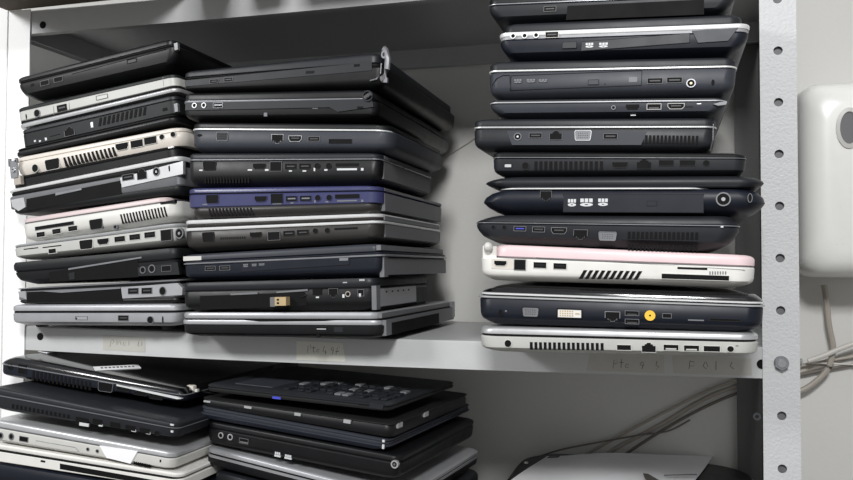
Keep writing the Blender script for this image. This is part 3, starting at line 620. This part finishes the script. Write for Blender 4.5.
L_((17.5, 131, 157, 179, 93, 120), [('lid', 0, .20, 'black', 'thin', 0, .004), ('gasket', .20, .28, 'line_dark', 'thin', .002, .004), ('base', .28, .82, 'graygreen', 'flat', .012, 0), ('bottom_cover', .82, 1, 'charcoal', 'lid', .012, 0)], 'dark grey laptop with a slanted row of vents, third down the left stack', [
    ('rj45', 69.5, 131.5, 10, 7.5, 'gray', True), ('mark', [(35, 141, 2, 1.6), (40, 141, 2, 1.4), (46, 139, 2, 2.2), (92, 124.8, 2.4, 4.5)], 'silver', .0004, 'bare_contacts'), ('line', [(50, 136.5), (60, 134)], 'line_dark'), ('vent', 98, 122.5, 147, 110.5, 6.5, 11, .55, 2), ('hole', 165, 109.3, 5, 3, None, 'lock_slot'), ('panel', 'corner_cap', 'gray', [(174, 104), (177.5, 103), (178, 111.5), (175, 112)], .0004)])  # the grey corner panel is a painted highlight on the right end
q = L_((15, 158.5, 189, 185, 125, 153.5), [('lid', 0, .26, 'black', 'flat', 0, .010), ('gasket', .26, .36, 'line_dark', 'thin', .004, .012), ('base', .36, .84, 'cream', 'under', .008, 0), ('bottom_cover', .84, 1, 'cream', 'lid', .008, 0)], 'cream white laptop with a broken hinge at its left end, fourth down the left stack', [
    ('power', 35.3, 168.3, 7, 'bone', .1), ('vga', 52.5, 164.3, 15, 9, 'bone', 'cavity'), ('vent', 63.5, 162.3, 116, 151, 7.5, 13, .55, -1.5), ('hdmi', 122.2, 146.5, 12.5, 6, 'bone', 'cavity'), ('hole', 137, 143.7, 12, 6.5, 'bone', 'usb_port'), ('hole', 150.5, 140.5, 12, 6.5, 'bone', 'usb_port'), ('jack', 162, 137, 5, 'bone', .1), ('jack', 173.2, 134.5, 5, 'bone', .1), ('mark', [(171, 147.3, 5, 1.3)], 'silver', .0004, 'latch')], rf=.014)  # the silver mark paints a thin highlight line on the dark lid
b = MB(); x, z = q.px(16.5, 170)
b.box(x-.004, x+.006, -.006, -.003, z-.010, z+.010, 'trim_gray'); b.box(x-.006, x-.003, -.006, -.003, z+.004, z+.013, 'trim_gray'); b.box(x+.004, x+.007, -.006, -.003, z+.008, z+.0125, 'gray'); b.box(x-.001, x+.009, -.005, .01, z-.018, z-.008, 'copper_cable'); b.ring(x+.001, z-.001, .0028, .0012, -.0075, -.006, 'chrome')
q.build(b, 'broken_hinge')
L_((11, 189.5, 215, 181.5, 154.5, 193), [('bottom_cover', 0, .22, 'graygreen', 'under', .006, .002), ('base', .22, .72, 'gray', 'flat'), ('gasket', .72, .88, 'line_dark', 'thin', .003, .002), ('lid', .88, 1, 'bright_trim', 'thin')], 'silver edged laptop with a long black bay, fifth down the left stack', [
    ('bay', 26.5, 211, 26.5, 199, 121, 180.5, 121.5, 194, 'battery_bay'), ('panel', 'bay_rail', 'trim_gray', [(56, 193), (82, 188.2), (82, 190), (56, 195.6)], .0012), ('panel', 'corner_cap', 'silver', [(11.5, 200), (24, 197.5), (26, 207), (19, 211), (13, 207)], .0010),
    ('panel', 'port_block', 'silver', [(120.5, 178), (183.5, 161), (183.5, 174), (122.5, 187.5)], .0010), ('usb', 128.7, 177.3, 11, 4.6, 'gray'), ('rj45', 142.5, 174, 9, 8, 'gray'), ('power', 157, 171.8, 6.5, 'gray', .2, True), ('lock', 169.8, 168.6, 2, 5)])
L_((25.5, 218.5, 243, 179, 191.5, 219.5), [('base', 0, .76, 'bone', 'base'), ('seam_strip', .76, .79, 'gray', 'thin', .001, .001), ('lid', .79, 1, 'pink_dull', 'lid', .001, .012)], 'off white laptop with a pinkish lid and card slot, in the left stack', [
    ('hole', 54.5, 225.8, 39, 3.2, 'gray', 'express_card_slot'), ('usb', 41, 234.5, 9, 4.5, 'bone', 'black'), ('usb', 56.8, 231.3, 9, 4.5, 'bone', 'black'), ('usb', 73, 228.5, 9.5, 4.5, 'bone', 'black'), ('vga', 96.3, 224.2, 13, 8.5, 'gray', 'cavity'), ('jack', 115.5, 227, 4, 'gray', .3), ('vent', 120.5, 219.3, 167, 211.3, 8, 15, .5, -1.5), ('panel', 'hinge_gap', 'line_dark', [(160, 202.3), (175, 199.8), (175, 203), (161, 204.5)], .0006)], rf=.012)
L_((15.5, 244.5, 260.5, 180, 222, 243.5), [('base', 0, .80, 'silver_paint', 'base'), ('seam_strip', .80, .84, 'gray', 'thin', .001, .001), ('lid', .84, 1, 'silver', 'thin', 0, .002)], 'silver laptop with a long row of ports, fourth from the bottom of the left stack', [
    ('hole', 31, 248.5, 15, 1.5, None, 'card_slot'), ('hole', 52, 246.5, 19, 1.5, None, 'optical_slot'), ('hole', 52.5, 251, 8, 4.5, 'white', 'mini_port'), ('vga', 86.3, 244.5, 13.5, 8, 'bone', 'cavity'), ('hdmi', 103.3, 241.5, 11.5, 5, 'bone', 'cavity'), ('usb', 120, 239, 10.5, 4.6, 'bone', 'black'), ('usb', 135, 237, 10.5, 4.6, 'bone', 'black'), ('usb', 150, 234.8, 10.5, 4.6, 'bone', 'black'), ('hole', 166.3, 235.2, 10, 8, 'gray', 'ethernet_port'), ('power', 179.3, 233.3, 7.5, 'gray', .2, True)], rf=.02)
L_((13.5, 263, 285.5, 178, 247.5, 275.5), [('base', 0, .58, 'black', 'keel', .004, 0), ('gasket', .58, .64, 'line_dark', 'thin', .004, .004), ('lid', .64, 1, 'graygreen', 'thin', .001, .001)], 'black laptop with its drive missing, third from the bottom of the left stack', [
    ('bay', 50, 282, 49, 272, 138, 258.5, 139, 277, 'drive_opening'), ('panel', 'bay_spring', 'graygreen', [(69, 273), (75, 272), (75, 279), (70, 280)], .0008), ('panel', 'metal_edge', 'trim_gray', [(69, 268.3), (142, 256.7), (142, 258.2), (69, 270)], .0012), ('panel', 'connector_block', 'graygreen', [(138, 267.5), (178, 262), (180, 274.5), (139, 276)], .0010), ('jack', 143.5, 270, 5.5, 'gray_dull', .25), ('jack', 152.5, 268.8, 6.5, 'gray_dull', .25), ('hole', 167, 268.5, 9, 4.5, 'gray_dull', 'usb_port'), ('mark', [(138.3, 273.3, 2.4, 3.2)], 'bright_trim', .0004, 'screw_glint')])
L_((18, 288.5, 304, 179.5, 279, 303), [('bottom_cover', 0, .22, 'black', 'under', .003, .002), ('base', .22, .80, 'gray', 'flat', .001, .001), ('gasket', .80, .91, 'line_dark', 'thin', .003, .003), ('lid', .91, 1, 'trim_gray', 'thin')], 'thin grey laptop with an empty bay, second from the bottom of the left stack', [
    ('bay', 27, 302.3, 27, 292, 122, 288.5, 122.5, 301.5, 'battery_bay'), ('panel', 'torn_edge', 'trim_gray', [(42, 291.3), (121, 287.2), (121, 288.6), (62, 292.7)], .0012), ('panel', 'port_block', 'silver_dull', [(121.5, 287.5), (178, 283), (183, 288), (182.5, 295), (123, 298.5)], .0010), ('panel', 'corner_cap', 'silver_dull', [(18.5, 291.5), (26, 291), (27, 299.5), (20, 297)], .0010), ('usb', 134, 291, 10, 4.6, 'gray'), ('usb', 147.5, 290.7, 10, 4.6, 'gray'), ('power', 163.3, 291, 6.5, 'gray', .15)])
q = L_((13.2, 304.8, 325.5, 178, 303.5, 326.5), [('base', 0, .60, 'silver_dull', 'base', 0, 0), ('gasket', .60, .68, 'line_dark', 'thin', .001, .001), ('lid', .68, 1, 'silver_dull', 'lid')], 'grey silver laptop with a thick lid, at the bottom of the left stack', [
    ('hole', 81.5, 318, 12, 3, 'gray', 'drive_button', 'silver_dull'), ('usb', 123.5, 318, 10, 4.6, 'gray'), ('power', 150.5, 320, 6.5, 'gray', .15), ('lock', 162.8, 319.5, 2, 6), ('line', [(115.5, 315.5), (116, 324.5)], 'gray', .0003), ('line', [(22, 314), (22, 324.5)], 'gray', .0003), ('hole', 76.5, 318.5, 2, 2, None, 'drive_light', 'bright_trim')])
for x, y in ((.025, .02), (.025, .26), (q.w-.03, .02), (q.w-.03, .26)):
    b = MB(); b.slab([(-.0032-(.0035 if x > .1 else 0), .0008), (-.002, 0), (.003, 0)], x-.006, x+.006, y, y+.012, .003, .003, 'black_matte'); b.build('foot', q.root)

# ================================================= stacks on the lower shelf
GD = 'laptops piled at the lower left'
YD = -.047; YD2 = -.088
q1 = Laptop((2, 354, 377, 183.5, 389.5, 404), [('base', 0, .56, 'navy', 'base'), ('trim', .56, .62, 'trim_gray', 'lip'), ('lid', .62, 1, 'black_gloss', 'point')], 'glossy black laptop with stickers on its lid, on top of the lower left pile', GD, d=.30, yf=YD)
q1.feats([('jack', 10, 367, 5, 'charcoal', .15), ('hole', 22.5, 369.3, 8, 7, 'charcoal', 'ethernet_port'), ('vent', 31.5, 374.5, 92, 386.5, 7, 15, .5), ('vga', 106, 387, 14.5, 8, 'gray', 'cavity'), ('hole', 124, 388, 12, 5.5, 'charcoal', 'usb_port'), ('hole', 140.5, 392.5, 12, 5.5, 'charcoal', 'usb_port'), ('hole', 156, 396.5, 12, 5.5, 'charcoal', 'usb_port'), ('panel', 'port_trim', 'bright_trim', [(117.5, 384), (178, 396.6), (182, 398.6), (178, 399.0), (117.5, 385.6)], .0012)])
q2 = Laptop((-7, 386.2, 410.4, 176.5, 423.5, 440.5), [('base', 0, .66, 'charcoal', 'base'), ('trim', .66, .70, 'trim_gray', 'lip'), ('lid', .70, 1, 'charcoal', 'lid')], 'matte dark grey laptop second from the top in the lower left pile', GD, d=.30, yf=YD2)
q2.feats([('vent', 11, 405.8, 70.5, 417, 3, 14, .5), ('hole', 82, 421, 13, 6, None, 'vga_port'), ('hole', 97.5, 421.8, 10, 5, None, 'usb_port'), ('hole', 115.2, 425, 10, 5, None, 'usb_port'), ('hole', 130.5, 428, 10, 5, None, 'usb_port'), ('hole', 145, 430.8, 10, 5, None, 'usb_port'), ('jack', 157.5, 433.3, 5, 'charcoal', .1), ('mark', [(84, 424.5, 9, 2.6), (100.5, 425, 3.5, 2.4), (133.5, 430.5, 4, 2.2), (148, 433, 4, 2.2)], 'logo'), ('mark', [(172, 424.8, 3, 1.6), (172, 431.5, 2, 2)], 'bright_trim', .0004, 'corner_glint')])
q3 = Laptop((-7, 418.7, 442.7, 173, 452.5, 472.5), [('base', 0, .66, 'bone', 'base'), ('seam_strip', .66, .70, 'gray', 'thin', .001, .001), ('lid', .70, 1, 'silver', 'lid')], 'silver laptop with tape across its right corner, third in the lower left pile', GD, d=.285, yf=YD2)
q3.feats([('jack', 1, 435.5, 5, 'gray', .3), ('jack', 11.5, 436.5, 5.5, 'gray', .3), ('hole', 24, 439, 9, 4, 'gray', 'usb_port'), ('line', [(36, 440.5), (75, 447.3), (79, 451), (74, 452.5)], 'gray', .0004, 'drive_seam'), ('jack', 88, 449.2, 3, 'gray', .3), ('jack', 97.5, 451, 3, 'gray', .3), ('vent', 133, 462.7, 150, 466.3, 3, 8, .5), ('hole', 160.5, 461, 2, 3, None, 'lock_slot'), ('panel', 'tape', 'paper', [(100, 445.5), (138, 451.2), (131, 463.5), (107, 457.5)], .0012, 'white tape wrapped over the corner')])
q4 = Laptop((-7, 438.9, 460.7, 180, 474, 490), [('base', 0, .60, 'white', 'flat'), ('gasket', .60, .74, 'line_dark', 'thin', .003, .003), ('lid', .74, 1, 'white', 'thin')], 'white edged laptop below the silver one in the lower left pile', GD, d=.295, yf=YD2)
q4.feats([('bay', 60, 469, 60, 463.5, 176, 484, 176, 489, 'open_bay'), ('hole', 43, 461.3, 5, 2.2, None, 'lock_slot')])
Laptop((-7, 462.4, 520, 178, 494, 540), [('base', 0, .7, 'navy', 'base'), ('lid', .7, 1, 'navy', 'lid')], 'dark navy laptop lowest in the lower left pile, cut off by the picture edge', GD, d=.29, yf=YD2)

GE = 'laptops piled at the lower middle'
YE = -.030; YAWE = -7.0
def E_(quad, layers, label, feats=(), **k):
    k.setdefault('yf', YE); k.setdefault('yaw', YAWE)
    return Laptop(quad, layers, label, GE, **k).feats(feats)
e1 = E_((207, 384.3, 391, 388, 405, 411.5), [('base', 0, .6, 'black_matte', 'thin'), ('keyboard_deck', .6, 1, 'charcoal', 'thin')], 'loose keyboard deck with bare keys on top of the lower middle pile', [
    ('hole', 276.5, 397.8, 9, 2.6, None, 'blue_clip', 'usb_blue'), ('hole', 363, 405.5, 10, 5, None, 'side_notch'), ('panel', 'broken_tab', 'charcoal', [(370, 402.5), (384, 405), (383, 409.5), (370, 408)], .001)], uback=455)
b = MB()
for r in range(5):
    for c in range(14):
        if random.random() < .12: continue
        x = e1.w*(.40+.04*c); y = e1.d*(.10+.085*r); b.box(x, x+e1.w*.033, y, y+e1.d*.07, e1.t, e1.t+.0018+random.random()*.0012, 'charcoal' if random.random() < .8 else 'gray', .0005)
e1.build(b, 'keyboard')
b = MB(); b.slab([(e1.t, 0), (e1.t+.0004, .0002)], e1.w*.10, e1.w*.33, e1.d*.12, e1.d*.42, .003, .003, 'slate'); e1.build(b, 'touchpad')
e2 = E_((202, 397.5, 405, 392, 424, 438), [('tray', 0, .84, 'black', 'thin', .001, .001), ('rim', .84, 1, 'black_matte', 'thin')], 'shallow black laptop shell with small white clips along its rim, in the lower middle pile', [
    ('mark', [(207.5, 401.4, 7, 2), (248.3, 407.2, 7.5, 2.2), (298, 414.2, 6, 2.4), (347.5, 421.3, 6.5, 2.6)], 'silver', .0012, 'clip')], uback=468)
for y in (.05, .36):
    b = MB(); b.box(e2.w-.003, e2.w+.001, e2.d*y, e2.d*(y+.05), e2.t*.55, e2.t*.9, 'silver'); e2.build(b, 'clip')
e3 = E_((200.5, 405.5, 419, 387, 440, 453.5), [('base', 0, .42, 'navy', 'keel'), ('trim', .42, .52, 'slate', 'lip'), ('gasket', .52, .80, 'slate', 'thin', .001, .001), ('lid', .80, 1, 'slate', 'thin')], 'navy laptop with two pale parallel edge lines, in the lower middle pile', [
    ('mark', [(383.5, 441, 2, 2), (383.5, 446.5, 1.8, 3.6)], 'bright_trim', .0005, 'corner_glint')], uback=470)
e4 = E_((207, 420.5, 445, 398, 455.5, 483), [('base', 0, .72, 'black', 'base'), ('gasket', .72, .76, 'line_dark', 'thin', .001, .001), ('lid', .76, 1, 'black', 'lid')], 'thick black laptop with two silver ringed audio jacks, in the lower middle pile', [
    ('jack', 221, 435.3, 5.5, 'silver'), ('jack', 230.3, 437, 5.5, 'silver'), ('hole', 244, 441, 9.5, 4.5, 'gray_dull', 'usb_port'), ('mark', [(244, 442.3, 8, 1)], 'gray', .0004, 'usb_contact'), ('logo', [(277.5, 454.5, 6, 4), (288, 457, 7, 3.6)], 'logo'), ('jack', 394.7, 464.3, 6.5, 'silver', .35, 'hinge_screw', True)], uback=474)
e5 = E_((206, 446, 466, 400, 496, 517), [('base', 0, .50, 'black', 'base'), ('band', .50, .66, 'silver_dull', 'flat'), ('gasket', .66, .72, 'line_dark', 'thin', .001, .001), ('lid', .72, 1, 'silver_dull', 'lid')], 'silver lidded laptop at the bottom of the lower middle pile, cut off by the frame', [], uback=478)
E_((212, 470, 530, 402, 521, 572), [('base', 0, .7, 'charcoal', 'base'), ('lid', .7, 1, 'charcoal', 'lid')], 'dark laptop at the very bottom of the lower middle pile, mostly out of the picture', [], uback=478)
# ------------------------------------------------- small things and wall side
def flat_thing(name, P, n, thick, m, label, cat):
    """thin sheet lying on a surface: P world points, n its normal"""
    c = sum(P, Vector())/len(P); mb = MB(); k = len(P)
    mb.loft([[p-c+n*.0004 for p in P], [p-c+n*(.0004+thick) for p in P]], m)
    o = mb.build(name); o.location = c; return tag(o, label, cat)
def on_top(lp, pts):
    r = [lp.top(u, v) for u, v in pts]; return [p for p, n in r], r[0][1]
P, n = on_top(q1, [(93, 367.5), (138, 365.2), (141, 368.8), (95, 371.2)])
strip = flat_thing('paper_strip', P, n, .0006, 'paper', 'narrow white paper strip with tiny print lying on the glossy black lid', 'paper strip')
P, n = on_top(q1, [(38, 351.8), (51, 349.4), (58, 351.2), (47, 353.8)])
stk = flat_thing('sticker', P, n, .0004, 'paper', 'small white sticker on the glossy black lid beside the left post', 'sticker')
# print on the strip
pm = MB(); a, b_, c_, d_ = on_top(q1, [(100, 368.2), (135, 366.6), (135.5, 367.6), (100.5, 369.4)])[0]
for k in range(9):
    t0, t1 = k/9+.01, k/9+.075; o_ = strip.location; h = n*.0012
    pm.loft([[a.lerp(b_, t0)-o_+h*f, a.lerp(b_, t1)-o_+h*f, d_.lerp(c_, t1)-o_+h*f, d_.lerp(c_, t0)-o_+h*f] for f in (.75, 1.)], 'ink')
pm.build('print', strip)
# cream connector on the shell of the lower middle pile
p = hit(192, 390.5, e2.p0+e2.ey*.004, e2.ey); mb = MB()
mb.box(-.006, .004, -.004, .004, -.004, .006, 'cream', .0008); mb.box(-.008, -.004, -.003, .003, -.0065, -.002, 'cream'); mb.box(.0045, .008, -.002, .002, -.001, .002, 'bone')
mb.tube(smooth_path([(.002, .003, 0), (.008, .012, -.003), (.018, .02, -.006)]), .0011, 'line_dark')
o = mb.build('cable_connector', e2.root); o.matrix_parent_inverse = e2.M.inverted(); o.location = p
# laptop under a sheet of paper on the lower shelf, right
zt = -.149
lp = Vector((0, 0, zt)); up = Vector((0, 0, 1))
bl, br = hit(524, 450.0, lp, up), hit(752, 465.0, lp, up)
ang = math.atan2(br.y-bl.y, br.x-bl.x); wd = (br-bl).length
M = Matrix.Translation((bl.x, bl.y, -.2195)) @ Matrix.Rotation(ang, 4, 'Z')
root = empty('laptop', M); tag(root, 'black laptop lying on the lower shelf under a printed sheet, at the lower right', 'laptop')
hh = zt+.2195; dp = .235
mb = MB(); mb.slab([(0, .008), (.008, .002), (hh*.62, 0), (hh*.64, .0015)], 0, wd, -dp, 0, .04, .06, 'charcoal', 8); mb.build('base', root)
mb = MB(); mb.slab([(hh*.64, .0015), (hh*.67, 0), (hh*.9, .0015), (hh, .008)], 0, wd, -dp, 0, .04, .06, 'black', 8); mb.build('lid', root)
mb = MB(); s_ = hit(526, 463, lp, up); s_ = M.inverted() @ s_; mb.slab([(hh*.995, 0), (hh+.0014, .0006)], s_.x-.003, s_.x+.003, s_.y-.004, s_.y+.004, .002, .002, 'chrome'); mb.build('lid_screw', root)
# curled sheet, its far corners and the run of its long edges
pz = Vector((0, 0, zt+.001)); A, B, A2, B2 = [hit(u, v, pz, up) for u, v in ((547, 456.5), (713, 457.5), (513, 480), (696, 480))]
eA = (A2-A).normalized()*.20; eB = (B2-B).normalized()*.20
def sheet(x0, x1, y0, y1, m, dz, name, parent=None, nx=16, ny=14):
    mb = MB()
    def S(i, j):
        a = x0+(x1-x0)*i/nx; b = y0+(y1-y0)*j/ny
        zz = .0012+.004*math.sin(math.pi*a)**2*(1-b)+.0015*math.sin(5*a+3*b)**2
        p = (A+eA*b).lerp(B+eB*b, a); return Vector((p.x, p.y, zt+zz+dz))
    for t in (0, .0004):
        for j in range(ny+1):
            for i in range(nx+1): p = S(i, j); mb.v.append((p.x, p.y, p.z+t))
    N = (nx+1)*(ny+1)
    for j in range(ny):
        for i in range(nx):
            q = [j*(nx+1)+i, j*(nx+1)+i+1, (j+1)*(nx+1)+i+1, (j+1)*(nx+1)+i]
            mb.face(q[::-1], m); mb.face([k+N for k in q], m)
    return mb.build(name, parent)
sh = sheet(0, 1, 0, 1, 'paper', 0, 'paper_sheet'); tag(sh, 'white printed paper sheet with a dark arrow mark, lying on a black laptop', 'paper sheet')
sheet(.02, .085, .02, .07, 'ink', .0006, 'printed_block', sh, 4, 3)
def poly_on_sheet(px, name, m='ink'):
    P = [hit(u, v, Vector((0, 0, zt+.0055)), up) for u, v in px]; mb = MB()
    mb.loft([[Vector((p.x, p.y, p.z)) for p in P], [Vector((p.x, p.y, p.z+.0004)) for p in P]], m); return mb.build(name, sh)
poly_on_sheet([(643, 473.5), (648, 474), (662, 482), (655, 486), (645, 479)], 'printed_arrow')
poly_on_sheet([(664, 475), (697, 474.2), (697, 475), (664, 475.9)], 'printed_line', 'gray')

GC = 'cables crossing the wall'
# cables behind the rack
def cable(name, pts, r, m, label, cat='cable', parent=None, group=None):
    mb = MB(); mb.tube(smooth_path(pts, 8), r, m, 8); o = mb.build(name, parent)
    if label: tag(o, label, cat, GC)
    return o
def wp(u, v, dy): return at(u, v, YB-dy)
for pts, r, m, lab in [
    ([(900, 341, .003), (800, 372, .003), (720, 392, .003), (660, 425, .003), (610, 452, .003), (560, 486, .003)], .0028, 'copper_cable', 'thickest beige cable of the bundle slanting down the wall behind the right post'),
    ([(900, 349, .0078), (800, 366, .0078), (725, 384, .0078), (665, 412, .0078), (610, 441, .0078), (548, 476, .0078)], .0020, 'copper_cable', 'beige cable at the upper edge of the slanting bundle under the right stack'),
    ([(900, 356, .0079), (800, 375, .0079), (735, 394, .0079), (680, 420, .0079), (620, 458, .0079), (580, 490, .0079)], .0020, 'dark_cable', 'brown cable at the lower edge of the slanting bundle under the right stack'),
    ([(690, 420, .0118), (668, 431, .0118), (640, 435, .0118), (600, 442, .0118), (560, 450, .0118), (535, 458, .0118)], .0011, 'dark_cable', 'thin dark cable leaving the bundle towards the paper covered laptop'),
    ([(520, 96, .002), (480, 134, .002), (440, 160, .002), (405, 184, .002), (370, 215, .002)], .0013, 'white_cable', 'thin grey cable slanting down the wall between the middle and right stacks'),
    ([(824, 285, .0175), (827, 305, .0175), (829, 325, .0175), (833, 348, .0175), (828, 368, .0175), (815, 382, .0175), (800, 391, .0175), (778, 396, .0175)], .0036, 'copper_cable', 'grey cable hanging down from the white wall box'),
    ([(900, 366.5, .0115), (853, 364.5, .0115), (800, 362.5, .0115), (740, 360.5, .0115)], .0013, 'white_cable', 'pale cable running level along the wall right of the post'),
    ([(900, 331, .0255), (853, 344, .0255), (825, 355, .0255), (808, 361, .0255)], .0032, 'white_cable', 'thick pale cable rising to the right edge of the picture')]:
    P = [wp(*p) for p in pts]
    if 'middle and right' in lab: P = P[:-1]+[Vector((-.56, .305, .14)), Vector((-.60, .289, .05)), Vector((-.62, .284, .0305))]   # its end drops onto the shelf behind the stack
    mb = MB(); mb.tube(smooth_path(P, 8), r, m, 8); tag(mb.build('cable'), lab, 'cable', GC)
# wall box
Yf = .20
tl = at(799, 79, Yf); bb = at(830, 278, Yf); x0, x1 = tl.x, tl.x+.20; z1, z0 = tl.z, bb.z
M = Matrix.Translation(((x0+x1)/2, YB, (z0+z1)/2)) @ Matrix.Rotation(math.pi/2, 4, 'X')
root = empty('wall_box', M); tag(root, 'white rounded plastic box with a round window on the wall at the right edge', 'wall box')
Hx, Hy, D = (x1-x0)/2, (z1-z0)/2, YB-Yf
mb = MB(); mb.slab([(.0005, .004), (.004, .001), (D*.45, 0), (D*.8, .003), (D*.93, .010), (D*.985, .020), (D, .032)], -Hx, Hx, -Hy, Hy, .022, .022, 'appliance', 8); mb.build('housing', root)
c = at(849, 128, Yf); cx, cz = c.x-(x0+x1)/2, c.z-(z0+z1)/2
mb = MB(); n = 28
ov = lambda k, a, b, z: (cx+a*math.cos(2*math.pi*k/n), cz+b*math.sin(2*math.pi*k/n), z)
mb.loft([[ov(k, .014, .024, D-.002) for k in range(n)], [ov(k, .014, .024, D+.002) for k in range(n)], [ov(k, .010, .019, D+.003) for k in range(n)], [ov(k, .0095, .018, D-.001) for k in range(n)]], 'bone', False)
mb.build('window_ring', root)
mb = MB(); mb.loft([[ov(k, .0098, .0185, D-.002) for k in range(n)], [ov(k, .0098, .0185, D+.0008) for k in range(n)]], 'gray_dull'); mb.build('round_window', root)

# unseen cartons added to shade the top shelf lip, gap lets a streak through
def shade_carton(xa, xb, ya, yb, ang, x0, lab):
    r_ = empty('shade_carton', Matrix.Translation((x0, 0, .4312)) @ Matrix.Rotation(ang, 4, 'Z')); tag(r_, lab, 'shade_carton', 'unseen boxes added to shade the top shelf')
    mb = MB(); mb.box(xa, xb, ya, yb, 0, .22, 'shade_carton', .002); mb.build('box_body', r_); ym = (ya+yb)/2
    for y0, y1 in ((ya+.003, ym-.001), (ym+.001, yb-.003)):
        mb = MB(); mb.box(xa+.003, xb-.003, y0, y1, .2202, .2225, 'shade_carton'); mb.build('flap', r_)
GAPX = at(232, 12, 0).x
shade_carton(-.040, 0, -.16, .20, .38, GAPX, 'narrow unseen brown box added for shade, left of the gap on the top shelf')
shade_carton(.022, .06, -.12, .20, .38, GAPX, 'narrow unseen brown box added for shade, right of the gap on the top shelf')
shade_carton(0, .270, -.17, 0, 0, -.93, 'unseen brown box added to shade the left end of the top shelf')
shade_carton(0, .22, -.10, .2, 0, -.485, 'unseen brown box added to shade the middle of the top shelf')
shade_carton(0, .215, -.10, .2, 0, -.26, 'unseen brown box added to shade the right end of the top shelf')

# ---------------------------------------------------------------- lighting
def area(name, loc, target, size, energy, col=(1, 1, 1), size_y=None):
    l = bpy.data.lights.new(name, 'AREA'); l.energy = energy; l.color = col; l.size = size
    if size_y: l.shape = 'RECTANGLE'; l.size_y = size_y
    o = bpy.data.objects.new(name, l); COL.objects.link(o); o.location = loc
    o.rotation_euler = (Vector(target)-Vector(loc)).to_track_quat('-Z', 'Y').to_euler(); return o
area('area_light', (-.05, -1.4, .89), (-.4, 0, .1), .32, 20, (1, 1, 1), .22)
area('area_light', (-1.5, -1.1, .80), (-.9, 0, .1), .4, 12.5, (1, 1, 1), .22)  # added fill light, brightens the left posts and stack
wd_ = bpy.data.worlds.new('world'); SC.world = wd_; wd_.use_nodes = True
nt = wd_.node_tree; bg = nt.nodes['Background']; bg.inputs['Strength'].default_value = 1
tc = nt.nodes.new('ShaderNodeTexCoord'); sx = nt.nodes.new('ShaderNodeSeparateXYZ'); rp = nt.nodes.new('ShaderNodeValToRGB'); mr = nt.nodes.new('ShaderNodeMapRange')
nt.links.new(tc.outputs['Generated'], sx.inputs['Vector']); mr.inputs['From Min'].default_value = -1; nt.links.new(sx.outputs['Z'], mr.inputs['Value'])
nt.links.new(mr.outputs['Result'], rp.inputs['Fac']); nt.links.new(rp.outputs['Color'], bg.inputs['Color'])
el = rp.color_ramp.elements; el[0].position = .15; el[0].color = (.46, .46, .45, 1); el[1].position = .85; el[1].color = (.38, .39, .41, 1)
e_ = el.new(.5); e_.color = (.38, .38, .38, 1)
